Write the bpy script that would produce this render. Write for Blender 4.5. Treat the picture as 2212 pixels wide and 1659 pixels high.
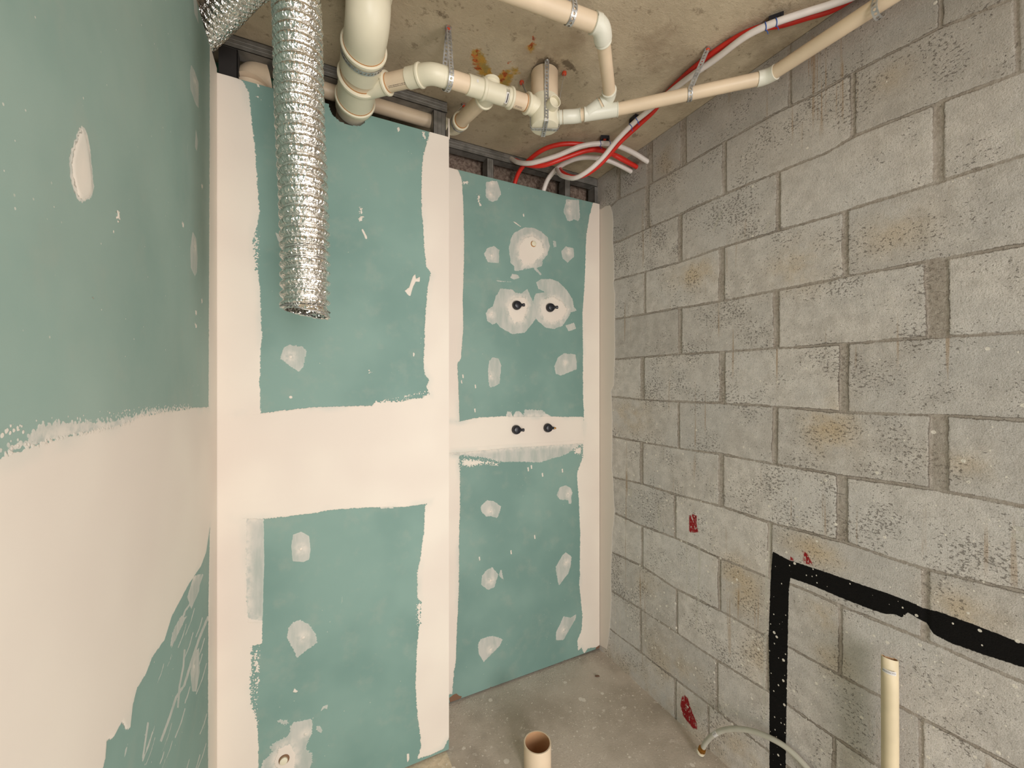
import bpy, bmesh, math, random
import numpy as np
from mathutils import Vector, Matrix, noise as mn

for o in list(bpy.data.objects): bpy.data.objects.remove(o)
sc = bpy.context.scene
COL = sc.collection

# ---------------------------------------------------------------- camera
H = 1.445                      # eye height (m)
FPX, CX, CY = 882.0, 1106.0, 825.0
TH = math.atan(0.5)
S_, C_ = math.sin(TH), math.cos(TH)
cam_d = bpy.data.cameras.new('camera'); cam = bpy.data.objects.new('camera', cam_d)
COL.objects.link(cam); sc.camera = cam
cam_d.sensor_fit = 'HORIZONTAL'; cam_d.sensor_width = 36.0
cam_d.lens = FPX/2212*36.0
cam_d.shift_y = -4.5/2212
cam_d.clip_start = 0.02
cam.location = (0, 0, H); cam.rotation_euler = (math.pi/2, 0, -TH)

# ---------------------------------------------------------------- light
sc.view_settings.view_transform = 'Standard'; sc.view_settings.look = 'None'
sc.view_settings.exposure = 0.0; sc.view_settings.gamma = 1.0
sc.view_settings.use_curve_mapping = False
w = bpy.data.worlds.new('world'); sc.world = w; w.use_nodes = True
w.node_tree.nodes['Background'].inputs[0].default_value = (1.0, 0.95, 0.88, 1)
w.node_tree.nodes['Background'].inputs[1].default_value = 0.9
def area(name, loc, target, sx, sy, power, col):
    l = bpy.data.lights.new(name, 'AREA'); l.shape = 'RECTANGLE'; l.size = sx; l.size_y = sy
    l.energy = power; l.color = col
    o = bpy.data.objects.new(name, l); COL.objects.link(o); o.location = loc
    o.rotation_euler = (Vector(target)-Vector(loc)).to_track_quat('-Z', 'Y').to_euler()
    return o
area('doorway_daylight', (0.20, -2.75, 1.15), (0.5, 1.5, 1.15), 1.0, 2.0, 105.0, (1.0, 0.96, 0.93))  # added fill light behind the camera; no second doorway is known
area('side_opening_daylight', (1.56, -0.52, 1.10), (0.55, 0.22, 1.08), 0.85, 1.95, 29.0, (1.0, 0.96, 0.93))

# ---------------------------------------------------------------- pixel -> point
def ray(u, v):
    t = (u-CX)/FPX; s = -(v-CY)/FPX
    return Vector((S_+C_*t, C_-S_*t, s))
def at(u, v, X=None, Y=None, Z=None, d=None):
    """point of the room seen at pixel u,v: on plane X / Y / Z (Z above the eye) or at depth d"""
    r = ray(u, v)
    if X is not None: k = X/r.x
    elif Y is not None: k = Y/r.y
    elif Z is not None: k = Z/r.z
    else: k = d
    p = r*k; p.z += H
    return p
def R(x, y, z): return Vector((x, y, z+H))       # z given relative to eye height

XL, XR, YF, YR, XB = -0.253, 1.41, 1.541, 1.76, 0.495
CE = 1.105                                       # ceiling above eye
TOPB = 0.96                                      # top of boards above eye

# ---------------------------------------------------------------- node helper
class NT:
    def __init__(s, name, rough=0.6, metal=0.0, spec=0.5):
        s.m = bpy.data.materials.new(name); s.m.use_nodes = True
        s.t = s.m.node_tree; s.b = s.t.nodes['Principled BSDF']
        s.b.inputs['Roughness'].default_value = rough
        s.b.inputs['Metallic'].default_value = metal
        s.b.inputs['Specular IOR Level'].default_value = spec
        s._co = None
    def n(s, typ, **kw):
        x = s.t.nodes.new(typ)
        for k, v in kw.items(): setattr(x, k, v)
        return x
    def l(s, a, b): s.t.links.new(a, b)
    def put(s, sock, v):
        if hasattr(v, 'is_linked') or isinstance(v, bpy.types.NodeSocket): s.l(v, sock)
        else:
            if isinstance(v, (tuple, list)) and len(v) == 3 and sock.type == 'RGBA': v = (*v, 1)
            sock.default_value = v
    def co(s, scale=(1, 1, 1)):
        if s._co is None: s._co = s.n('ShaderNodeTexCoord').outputs['Object']
        if scale == (1, 1, 1): return s._co
        m = s.n('ShaderNodeMapping'); m.inputs['Scale'].default_value = scale
        s.l(s._co, m.inputs['Vector']); return m.outputs[0]
    def math(s, op, a, b=0.0, c=None, clamp=False):
        x = s.n('ShaderNodeMath', operation=op); x.use_clamp = clamp
        s.put(x.inputs[0], a); s.put(x.inputs[1], b)
        if c is not None: s.put(x.inputs[2], c)
        return x.outputs[0]
    def noise(s, scale, detail=3, rough=0.5, vec=None, dist=0.0):
        x = s.n('ShaderNodeTexNoise'); s.l(vec if vec is not None else s.co(), x.inputs['Vector'])
        x.inputs['Scale'].default_value = scale; x.inputs['Detail'].default_value = detail
        x.inputs['Roughness'].default_value = rough; x.inputs['Distortion'].default_value = dist
        return x.outputs['Fac']
    def voro(s, scale, vec=None, feature='F1', rand=1.0, out='Distance'):
        x = s.n('ShaderNodeTexVoronoi', feature=feature); s.l(vec if vec is not None else s.co(), x.inputs['Vector'])
        x.inputs['Scale'].default_value = scale; x.inputs['Randomness'].default_value = rand
        return x.outputs[out]
    def ramp(s, x, a, b, lo=0.0, hi=1.0, smooth=True):
        r = s.n('ShaderNodeMapRange', interpolation_type='SMOOTHSTEP' if smooth else 'LINEAR')
        s.put(r.inputs[0], x); s.put(r.inputs[1], a); s.put(r.inputs[2], b)
        r.inputs[3].default_value = lo; r.inputs[4].default_value = hi
        return r.outputs[0]
    def mix(s, f, a, b, mode='MIX'):
        x = s.n('ShaderNodeMix', data_type='RGBA', blend_type=mode)
        s.put(x.inputs[0], f); s.put(x.inputs[6], a); s.put(x.inputs[7], b)
        return x.outputs[2]
    def attr(s, name, out='Fac'):
        return s.n('ShaderNodeAttribute', attribute_name=name).outputs[out]
    def col(s, c): s.put(s.b.inputs['Base Color'], c); return s
    def rgh(s, c): s.put(s.b.inputs['Roughness'], c); return s
    def bump(s, h, dist=0.002, strength=1.0):
        b = s.n('ShaderNodeBump'); b.inputs['Distance'].default_value = dist
        b.inputs['Strength'].default_value = strength
        s.l(h, b.inputs['Height']); s.l(b.outputs[0], s.b.inputs['Normal']); return s

def lin(r, g, b):
    f = lambda c: (c/255/12.92) if c/255 <= 0.04045 else ((c/255+0.055)/1.055)**2.4
    return (f(r), f(g), f(b))

# ---------------------------------------------------------------- materials
def board_material(name):
    k = NT(name, 0.62, spec=0.45)
    W, T, RG, BR = k.attr('W'), k.attr('T'), k.attr('RG'), k.attr('BR')
    v1 = k.voro(170.0); n2 = k.noise(55, 4, 0.6); n3 = k.noise(260, 3, 0.6)
    ln = k.noise(3.0, 3); ms = k.noise(14, 4, 0.6); fib = k.noise(420, 2)
    green = k.mix(k.ramp(ln, .35, .68), lin(112, 143, 135), lin(127, 156, 147))
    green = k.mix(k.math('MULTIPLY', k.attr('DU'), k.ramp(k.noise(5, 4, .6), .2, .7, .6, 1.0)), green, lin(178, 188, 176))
    green = k.mix(k.ramp(k.noise(700, 2), .62, .72, 0, .20), green, lin(146, 138, 112))
    green = k.mix(k.ramp(ms, .5, .75, 0, .25), green, lin(156, 164, 152))
    # handling scratches / dust drops
    d1 = k.ramp(k.voro(38), .035, .075, 1, 0); keep = k.ramp(k.noise(9, 2), .55, .60)
    sc1 = k.noise(30, 3, .6, vec=k.co((1.4, 1.4, .22)))
    sp = k.math('MAXIMUM', k.math('MULTIPLY', d1, keep), k.ramp(sc1, .745, .78, 0, .55))
    green = k.mix(k.math('MULTIPLY', sp, .75), green, lin(196, 196, 182))
    vf = k.n('ShaderNodeTexVoronoi'); k.l(k.co(), vf.inputs['Vector']); vf.inputs['Scale'].default_value = 60
    sf = k.n('ShaderNodeSeparateColor'); k.l(vf.outputs['Color'], sf.inputs[0])
    fl = k.math('MULTIPLY', k.math('LESS_THAN', vf.outputs['Distance'], k.math('ADD', k.math('MULTIPLY', sf.outputs[0], .07), .03)), k.math('LESS_THAN', sf.outputs[1], .16))
    green = k.mix(k.math('MULTIPLY', fl, .75), green, lin(212, 208, 196))
    edge = k.math('MULTIPLY', k.math('SUBTRACT', n2, .5), .0045)
    edge = k.math('ADD', edge, k.math('MULTIPLY', k.math('SUBTRACT', n3, .5), .0022))
    rg = k.math('MULTIPLY', k.math('SUBTRACT', .42, v1), k.math('MULTIPLY', RG, .030))
    edge = k.math('ADD', edge, rg)
    mT = k.ramp(k.math('ADD', T, edge), -.0006, .0012)
    mW = k.ramp(k.math('ADD', W, edge), -.0006, .0012)
    brushed = k.noise(12, 4, .6, vec=k.co((3, 3, .7)))
    thin = k.mix(k.ramp(brushed, .3, .7), lin(170, 176, 168), lin(194, 192, 184))
    halo = k.math('MULTIPLY', k.ramp(W, -.026, .0), k.ramp(k.noise(40, 4, .65), .32, .62))
    thin = k.mix(halo, thin, lin(216, 208, 197))
    rim = k.ramp(T, .0, .006, .35, 0)
    thin = k.mix(rim, thin, lin(196, 200, 190))
    white = k.mix(k.ramp(k.noise(2.6, 2), .35, .7), lin(222, 210, 198), lin(229, 219, 206))
    # thinner towards the feathered edges of the compound
    th = k.math('MULTIPLY', k.ramp(W, .002, .028, 1, 0), k.ramp(k.noise(6, 3, .6, vec=k.co((1, 1, .6))), .45, .72))
    white = k.mix(k.math('MULTIPLY', th, .5), white, lin(188, 194, 186))
    c = k.mix(mT, green, thin); c = k.mix(mW, c, white)
    c = k.mix(k.ramp(BR, -.001, .001), c, lin(124, 92, 70))
    k.col(c)
    h = k.math('ADD', k.math('MULTIPLY', mW, 1.0), k.math('MULTIPLY', mT, .35))
    h = k.math('ADD', h, k.math('MULTIPLY', k.noise(5, 3), .5))
    h = k.math('ADD', h, k.math('MULTIPLY', fib, .04))
    k.bump(h, .0012, .6)
    return k.m
M_board = board_material('moisture_resistant_board')

def flat(name, c, rough=.6, metal=0., noise_amt=.06, nscale=30, spec=.5, bump=0, dirt=0.):
    k = NT(name, rough, metal, spec)
    n = k.noise(nscale, 3)
    lo = tuple(x*(1-noise_amt*2) for x in c); hi = tuple(min(1, x*(1+noise_amt)) for x in c)
    cc = k.mix(k.ramp(n, .3, .7), lo, hi)
    if dirt: cc = k.mix(k.ramp(k.noise(40, 5, .7), .6, .72, 0, dirt), cc, lin(96, 78, 56))
    k.col(cc)
    if bump: k.bump(k.noise(nscale*6, 3), bump)
    return k.m
M_pipe = flat('tan_pvc', lin(224, 202, 174), .42, nscale=8, noise_amt=.04, spec=.4)
M_fit = flat('cream_pvc', lin(226, 218, 194), .40, nscale=8, noise_amt=.03, spec=.45)
M_fitw = flat('white_pvc', lin(224, 221, 206), .38, nscale=8, noise_amt=.02, spec=.45)
M_glue = flat('amber_pipe_cement', lin(178, 118, 52), .35, nscale=30)
M_pipein = flat('tan_pvc_inside', lin(206, 162, 122), .6, nscale=8)
M_red = flat('red_pex', lin(206, 42, 30), .38, nscale=20, noise_amt=.05)
M_white = flat('white_pex', lin(222, 212, 206), .38, nscale=20, noise_amt=.03)
M_hose = flat('grey_hose', lin(188, 184, 170), .45, nscale=20, noise_amt=.03)
M_brass = flat('brass', lin(190, 138, 70), .28, 1.0, nscale=60)
M_blk = flat('black_rubber', lin(34, 34, 42), .32, nscale=40)
M_blue = flat('blue_wire', lin(30, 84, 170), .5)
M_galv = flat('galvanised_steel', lin(168, 166, 163), .42, .6, .12, 40)
M_galvd = flat('dull_galvanised_steel', lin(128, 125, 120), .5, .35, .15, 25)
M_orange = flat('orange_red_plastic', lin(206, 78, 48), .5)
M_label = flat('white_sticker', lin(224, 220, 216), .6)
M_ink = flat('grey_ink', lin(96, 96, 110), .7)
M_inkd = flat('dark_ink', lin(58, 52, 56), .7)
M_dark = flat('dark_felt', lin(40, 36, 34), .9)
M_crumb = flat('plaster_crumb', lin(205, 196, 182), .9, nscale=200, bump=.002)
M_greenback = flat('green_board_face', lin(76, 132, 106), .8, noise_amt=.15, nscale=20, dirt=.6)

def strap_material():
    k = NT('perforated_strap_steel', .38, .6)
    uv = k.n('ShaderNodeUVMap'); sep = k.n('ShaderNodeSeparateXYZ'); k.l(uv.outputs[0], sep.inputs[0])
    x = k.math('PINGPONG', sep.outputs[0], .0055)
    x = k.math('SUBTRACT', x, .0055)
    y = sep.outputs[1]
    r = k.math('SQRT', k.math('ADD', k.math('MULTIPLY', x, x), k.math('MULTIPLY', y, y)))
    k.col(k.mix(k.ramp(k.noise(60, 3), .3, .7), lin(160, 160, 160), lin(205, 204, 202)))
    k.put(k.b.inputs['Alpha'], k.ramp(r, .0033, .0036))
    return k.m
M_strap = strap_material()

def foil_material():
    k = NT('aluminium_foil', .2, 1.0); cv = k.co((1, 1, .42))
    k.col(k.mix(k.ramp(k.noise(30, 3), .3, .7), (.80, .78, .75), (.92, .90, .87)))
    a = k.noise(110, 2, .5, vec=cv, dist=.6); b = k.voro(150, vec=cv, feature='F1')
    c = k.noise(300, 2, .5, vec=cv)
    h = k.math('ADD', k.math('MULTIPLY', k.math('ABSOLUTE', k.math('SUBTRACT', a, .5)), 2.2), k.math('MULTIPLY', b, .9))
    h = k.math('ADD', h, k.math('MULTIPLY', c, .2))
    k.rgh(k.ramp(k.noise(12, 2), .3, .7, .07, .18))
    k.bump(h, .0030, .75)
    return k.m
M_foil = foil_material()
M_foilw = flat('foil_over_wire', (.86, .83, .79), .28, .9, .03, 30)

def block_material():
    k = NT('concrete_block', .92, spec=.2)
    J, PD, ST, K, RD, W, L = [k.attr(a) for a in ('J', 'PD', 'ST', 'K', 'RD', 'W', 'L')]
    tone = k.attr('TN')
    n_f = k.noise(150, 4, .7); n_m = k.noise(24, 5, .65); n_l = k.noise(4, 3)
    base = k.mix(k.ramp(n_m, .3, .7), lin(194, 186, 179), lin(220, 212, 205))
    base = k.mix(k.ramp(n_l, .35, .65, 0, .5), base, lin(206, 202, 199))
    base = k.mix(1.0, base, tone, 'MULTIPLY')
    tn = k.n('ShaderNodeCombineColor'); 
    base = k.mix(k.math('MULTIPLY', k.math('MULTIPLY', ST, .75), k.ramp(k.noise(9, 4, .6), .3, .62)), base, lin(206, 178, 136))
    # fine grain
    base = k.mix(k.ramp(n_f, .58, .75, 0, .4), base, lin(142, 132, 122))
    base = k.mix(k.ramp(n_f, .42, .28, 0, .35), base, lin(212, 204, 194))
    gr = k.noise(320, 3, .75)
    base = k.mix(k.ramp(gr, .50, .68, 0, .38), base, lin(128, 118, 108)); base = k.mix(k.ramp(gr, .44, .34, 0, .30), base, lin(222, 214, 204))
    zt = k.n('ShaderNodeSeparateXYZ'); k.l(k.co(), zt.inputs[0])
    base = k.mix(k.math('MULTIPLY', k.ramp(zt.outputs[2], 1.9, 2.5), k.ramp(k.noise(6, 4, .7), .3, .65, .15, .45)), base, lin(134, 124, 112))  # upper courses painted darker: dirt plus shade near the ceiling
    # dark open pits of the block face, clustered
    pv = k.noise(105, 4, .7, vec=k.co((1, 1, 1.5)), dist=.1)
    clus = k.ramp(k.noise(9, 3), .3, .7, .07, -.06)
    thr = k.math('ADD', k.math('SUBTRACT', .660, k.math('MULTIPLY', PD, .065)), clus)
    pit = k.ramp(k.math('SUBTRACT', pv, thr), -.01, .03)
    base = k.mix(k.math('MULTIPLY', pit, .60), base, lin(98, 88, 79))
    # vertical rusty / limey runs
    run = k.noise(20, 3, .55, vec=k.co((1, 2.2, .07))); rm = k.ramp(k.noise(2.2, 3), .5, .62)
    base = k.mix(k.math('MULTIPLY', rm, k.ramp(run, .62, .68, 0, .6)), base, lin(168, 138, 104))
    base = k.mix(k.math('MULTIPLY', k.ramp(k.noise(26, 2, .5, vec=k.co((1, 2.2, .06))), .70, .73, 0, .5), k.ramp(zt.outputs[2], 1.4, 1.0)), base, lin(214, 206, 194))
    # mortar
    jn = k.math('ADD', J, k.math('MULTIPLY', k.math('SUBTRACT', k.noise(45, 5, .75), .47), .013))
    mort = k.mix(k.ramp(k.noise(90, 4, .7), .3, .7), lin(152, 141, 130), lin(182, 171, 160))
    mj = k.math('MULTIPLY', k.ramp(jn, -.0015, .0022, 1, 0), k.ramp(k.noise(12, 3), .3, .6, .75, 1.0))
    base = k.mix(mj, base, mort)
    crack = k.ramp(k.math('ABSOLUTE', k.math('SUBTRACT', jn, -.0005)), .0, .0022, 1, 0)
    crk = k.math('MULTIPLY', crack, k.ramp(k.noise(5, 3), .42, .62, .15, .85))
    base = k.mix(k.math('MULTIPLY', crk, .8), base, lin(84, 75, 67))
    fuzz = k.noise(110, 4, .7)
    dn = k.math('MULTIPLY', k.math('SUBTRACT', fuzz, .5), .006)
    # painted marks
    mL = k.ramp(k.math('ADD', L, dn), -.001, .002, 0, .6)
    base = k.mix(mL, base, lin(198, 192, 180))
    mR = k.math('MULTIPLY', k.ramp(k.math('ADD', RD, dn), -.004, .002), k.ramp(k.noise(140, 3, .7, vec=k.co((1, 1, .5))), .62, .55, .15, 1))
    base = k.mix(mR, base, lin(152, 36, 40))
    mK = k.math('MULTIPLY', k.ramp(k.math('ADD', K, dn), -.0008, .0008), k.ramp(n_f, .78, .72))
    base = k.mix(mK, base, lin(16, 14, 13))
    # white spatter dots, heavier low down
    z = k.n('ShaderNodeSeparateXYZ'); k.l(k.co(), z.inputs[0])
    dens = k.ramp(z.outputs[2], 1.75, .55, .0, 1.0, smooth=False)
    cells = k.n('ShaderNodeTexVoronoi'); k.l(k.co(), cells.inputs['Vector']); cells.inputs['Scale'].default_value = 34
    sepc = k.n('ShaderNodeSeparateColor'); k.l(cells.outputs['Color'], sepc.inputs[0])
    rad = k.math('MULTIPLY', k.math('POWER', sepc.outputs[0], 4.0), .12)
    on = k.math('LESS_THAN', sepc.outputs[1], k.math('ADD', k.math('MULTIPLY', dens, .75), .05))
    dot = k.math('MULTIPLY', k.math('LESS_THAN', cells.outputs['Distance'], k.math('ADD', rad, .045)), on)
    v2 = k.n('ShaderNodeTexVoronoi'); k.l(k.co((1, 1, .8)), v2.inputs['Vector']); v2.inputs['Scale'].default_value = 78
    s2 = k.n('ShaderNodeSeparateColor'); k.l(v2.outputs['Color'], s2.inputs[0])
    on2 = k.math('LESS_THAN', s2.outputs[1], k.math('ADD', k.math('MULTIPLY', dens, .75), .04))
    dot2 = k.math('MULTIPLY', k.math('LESS_THAN', v2.outputs['Distance'], k.math('ADD', k.math('MULTIPLY', s2.outputs[0], .095), .055)), on2)
    dot = k.math('MAXIMUM', dot, dot2)
    base = k.mix(k.math('MULTIPLY', dot, .9), base, lin(236, 228, 216))
    edge = k.math('MULTIPLY', k.math('SUBTRACT', k.noise(120, 3, .7), .5), .006)
    mW = k.ramp(k.math('ADD', W, edge), -.0006, .001)
    c = k.mix(mW, base, lin(222, 211, 200))
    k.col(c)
    h = k.math('SUBTRACT', k.math('MULTIPLY', n_f, .5), k.math('MULTIPLY', pit, 1.0))
    h = k.math('ADD', h, k.math('MULTIPLY', n_m, .7))
    inv = k.math('SUBTRACT', 1.0, mW)
    k.bump(k.math('MULTIPLY', k.math('ADD', h, k.math('MULTIPLY', gr, .35)), inv), .0034, .9)
    return k.m
M_block = block_material()

def ceiling_material():
    k = NT('cast_concrete_soffit', .9, spec=.2)
    PY, PR, SM = k.attr('PY'), k.attr('PR'), k.attr('SM')
    c = k.mix(k.ramp(k.noise(2.2, 4, .6), .35, .65), lin(184, 168, 144), lin(202, 186, 160))
    c = k.mix(k.ramp(k.noise(14, 5, .65), .5, .72, 0, .45), c, lin(206, 190, 164))
    c = k.mix(k.ramp(k.noise(3.2, 5, .7), .50, .66, 0, .45), c, lin(142, 122, 100))
    c = k.mix(k.ramp(k.noise(11, 6, .75), .60, .68, 0, .55), c, lin(120, 104, 84))
    c = k.mix(k.ramp(k.noise(30, 5, .75), .58, .68, 0, .6), c, lin(128, 112, 90))
    c = k.mix(k.ramp(k.noise(220, 3, .7), .6, .75, 0, .35), c, lin(104, 92, 78))
    fz = k.noise(60, 5, .75); d = k.math('MULTIPLY', k.math('SUBTRACT', fz, .5), .05)
    c = k.mix(k.ramp(k.math('ADD', SM, d), -.006, .006, 0, .75), c, lin(98, 84, 68))
    c = k.mix(k.ramp(k.math('ADD', PY, d), -.006, .008, 0, .85), c, k.mix(k.ramp(k.noise(45, 3), .4, .6), lin(190, 140, 30), lin(160, 132, 54)))
    c = k.mix(k.ramp(k.math('ADD', PR, k.math('MULTIPLY', d, 1.2)), -.002, .004, 0, .85), c, k.mix(k.ramp(k.noise(70, 3), .4, .6), lin(150, 52, 30), lin(206, 110, 62)))
    k.col(c)
    k.bump(k.math('ADD', k.noise(90, 5, .75), k.noise(14, 4, .6)), .005, .7)
    return k.m
M_ceil = ceiling_material()

def floor_material():
    k = NT('concrete_floor', .88, spec=.25)
    c = k.mix(k.ramp(k.noise(3.5, 5, .6), .35, .65), lin(176, 163, 148), lin(200, 187, 173))
    c = k.mix(k.ramp(k.noise(120, 4, .7), .55, .7, 0, .4), c, lin(138, 125, 112))
    xl = k.n('ShaderNodeSeparateXYZ'); k.l(k.co(), xl.inputs[0])
    c = k.mix(k.ramp(xl.outputs[0], .486, .483), c, k.mix(k.ramp(k.noise(50, 4, .6), .4, .6), lin(206, 188, 162), lin(222, 204, 178)))
    # plaster dust that gathers along the foot of the boards
    sp = k.n('ShaderNodeSeparateXYZ'); k.l(k.co(), sp.inputs[0])
    near = k.ramp(k.math('ADD', sp.outputs[1], k.math('MULTIPLY', k.noise(9, 3), .25)), 1.66, 1.90)
    c = k.mix(k.math('MULTIPLY', near, k.ramp(k.noise(150, 4, .7), .35, .6)), c, lin(206, 196, 184))
    c = k.mix(k.ramp(k.noise(26, 4, .6), .66, .70, 0, .5), c, lin(214, 204, 192))
    c = k.mix(k.math('MULTIPLY', k.ramp(k.noise(34, 5, .75, dist=.4), .60, .64), k.ramp(k.noise(4, 3), .38, .58, .1, .75)), c, lin(226, 216, 204))
    c = k.mix(k.ramp(k.noise(2.4, 4, .6), .52, .68, 0, .45), c, lin(134, 122, 110))
    for scl, amt, mx in ((16, .45, .17), (44, .55, .17), (110, .5, .2)):
        v = k.n('ShaderNodeTexVoronoi'); k.l(k.co(), v.inputs['Vector']); v.inputs['Scale'].default_value = scl
        s3 = k.n('ShaderNodeSeparateColor'); k.l(v.outputs['Color'], s3.inputs[0])
        rad = k.math('ADD', k.math('MULTIPLY', s3.outputs[0], mx), .03)
        on = k.math('LESS_THAN', s3.outputs[1], amt)
        wob = k.math('ADD', v.outputs['Distance'], k.math('MULTIPLY', k.math('SUBTRACT', k.noise(90, 2), .5), .12))
        c = k.mix(k.math('MULTIPLY', k.math('MULTIPLY', k.math('LESS_THAN', wob, rad), on), .8), c, lin(232, 222, 210))
    k.col(c)
    k.bump(k.math('ADD', k.noise(150, 4, .7), k.noise(10, 3)), .003, .5)
    return k.m
M_floor = floor_material()

def brick_back_material():
    k = NT('shaft_block', .95, spec=.1)
    m = k.n('ShaderNodeMapping'); m.inputs['Rotation'].default_value = (math.pi/2, 0, 0); k.l(k.co(), m.inputs['Vector'])
    b = k.n('ShaderNodeTexBrick'); k.l(m.outputs[0], b.inputs['Vector'])
    b.inputs['Scale'].default_value = 1.0; b.inputs['Brick Width'].default_value = .4; b.inputs['Row Height'].default_value = .2
    b.inputs['Mortar Size'].default_value = .006
    n = k.noise(60, 5, .7)
    c = k.mix(k.ramp(n, .35, .65), lin(104, 86, 76), lin(150, 132, 118))  # brown has the cavity's shade mixed into the block colour
    c = k.mix(b.outputs['Fac'], c, lin(96, 84, 74)); k.col(c)
    k.bump(n, .006, .9); return k.m
M_shaft = brick_back_material()

# ---------------------------------------------------------------- object helpers
def tag(o, label=None, cat=None, group=None, kind=None):
    if label: o['label'] = label
    if cat: o['category'] = cat
    if group: o['group'] = group
    if kind: o['kind'] = kind
    return o
def empty(name, loc, label, cat, group=None):
    o = bpy.data.objects.new(name, None); COL.objects.link(o); o.location = loc
    o.empty_display_size = .02
    return tag(o, label, cat, group)
def obj(name, me, mat, parent=None, smooth=False):
    if smooth:
        me.polygons.foreach_set('use_smooth', [True]*len(me.polygons))
    mats = mat if isinstance(mat, (list, tuple)) else [mat]
    for m_ in mats: me.materials.append(m_)
    o = bpy.data.objects.new(name, me); COL.objects.link(o)
    if parent is not None:
        o.parent = parent; o.matrix_parent_inverse = Matrix.Translation(parent.location).inverted()
    return o
class MB:
    """collects vertices and faces of one mesh"""
    def __init__(s): s.v = []; s.f = []; s.mi = []; s.uv = {}
    def add(s, vs, fs, mi=0):
        b = len(s.v); s.v += [tuple(x) for x in vs]; s.f += [tuple(i+b for i in f) for f in fs]; s.mi += [mi]*len(fs)
    def box(s, a, b, mi=0, M=None):
        x0, y0, z0 = a; x1, y1, z1 = b
        vs = [(x, y, z) for x in (x0, x1) for y in (y0, y1) for z in (z0, z1)]
        if M is not None: vs = [M @ Vector(q) for q in vs]
        s.add(vs, [(0, 1, 3, 2), (4, 6, 7, 5), (0, 4, 5, 1), (2, 3, 7, 6), (0, 2, 6, 4), (1, 5, 7, 3)], mi)
    def sweep(s, pts, radii, seg=32, cap=True, inner=None, mi=0, mi_in=0, rfun=None):
        pts = [Vector(p) for p in pts]; n = len(pts)
        if not hasattr(radii, '__len__'): radii = [radii]*n
        tang = []
        for i in range(n):
            a = pts[max(0, i-1)]; b = pts[min(n-1, i+1)]
            t = (b-a)
            tang.append(t.normalized() if t.length > 1e-9 else (tang[-1] if tang else Vector((0, 0, 1))))
        ref = Vector((0, 0, 1)) if abs(tang[0].z) < .9 else Vector((1, 0, 0))
        nx = tang[0].cross(ref).normalized()
        rings = []; s.frames = []
        L = 0
        for i in range(n):
            if i: L += (pts[i]-pts[i-1]).length
            nx = (nx - tang[i]*nx.dot(tang[i])).normalized(); ny = tang[i].cross(nx); s.frames.append((pts[i], nx.copy(), ny, L))
            ring = []
            for j in range(seg):
                a = 2*math.pi*j/seg
                rr = radii[i] if rfun is None else rfun(L, a, radii[i])
                ring.append(pts[i]+(nx*math.cos(a)+ny*math.sin(a))*rr)
            rings.append(ring)
        vs = [p for r in rings for p in r]
        fs = [(i*seg+j, i*seg+(j+1) % seg, (i+1)*seg+(j+1) % seg, (i+1)*seg+j) for i in range(n-1) for j in range(seg)]
        s.add(vs, fs, mi)
        b = len(s.v)-len(vs)
        if inner:      # open tube: inner wall + rims
            vin = [p+(pts[i]-p).normalized()*inner for i in range(n) for p in rings[i]]
            b2 = len(s.v); s.v += [tuple(x) for x in vin]
            for i in range(n-1):
                for j in range(seg):
                    s.f.append((b2+i*seg+j, b2+(i+1)*seg+j, b2+(i+1)*seg+(j+1) % seg, b2+i*seg+(j+1) % seg)); s.mi.append(mi_in)
            for i, fl in ((0, 0), (n-1, 1)):
                for j in range(seg):
                    q = (b+i*seg+j, b2+i*seg+j, b2+i*seg+(j+1) % seg, b+i*seg+(j+1) % seg)
                    s.f.append(q if not fl else q[::-1]); s.mi.append(mi)
        elif cap:
            s.f.append(tuple(b+j for j in range(seg))[::-1]); s.mi.append(mi)
            s.f.append(tuple(b+(n-1)*seg+j for j in range(seg))); s.mi.append(mi)
    def mesh(s, name):
        me = bpy.data.meshes.new(name); me.from_pydata(s.v, [], s.f)
        me.polygons.foreach_set('material_index', s.mi); me.update(); return me
    def build(s, name, mat, parent=None, smooth=False):
        me = s.mesh(name)
        o = obj(name, me, mat, parent, smooth)
        if smooth:
            try: me.set_sharp_from_angle(angle=math.radians(38))
            except Exception: pass
        return o
def bez(p0, p1, p2, p3, n=12):
    out = []
    for i in range(n+1):
        t = i/n; out.append(p0*(1-t)**3+p1*3*t*(1-t)**2+p2*3*t*t*(1-t)+p3*t**3)
    return out
def smoothpath(P, step=.01):
    P = [Vector(p) for p in P]; out = []
    Q = [P[0]*2-P[1]]+P+[P[-1]*2-P[-2]]
    for i in range(1, len(Q)-2):
        a, b, c, d = Q[i-1], Q[i], Q[i+1], Q[i+2]
        n = max(2, int((c-b).length/step))
        for j in range(n):
            t = j/n
            out.append(.5*((2*b)+(c-a)*t+(2*a-5*b+4*c-d)*t*t+(3*b-a-3*c+d)*t**3))
    out.append(P[-1]); return out
def straight(p0, p1, n=1): return [Vector(p0).lerp(Vector(p1), i/n) for i in range(n+1)]
def lerp(a, b, t): return Vector(a).lerp(Vector(b), t)

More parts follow.
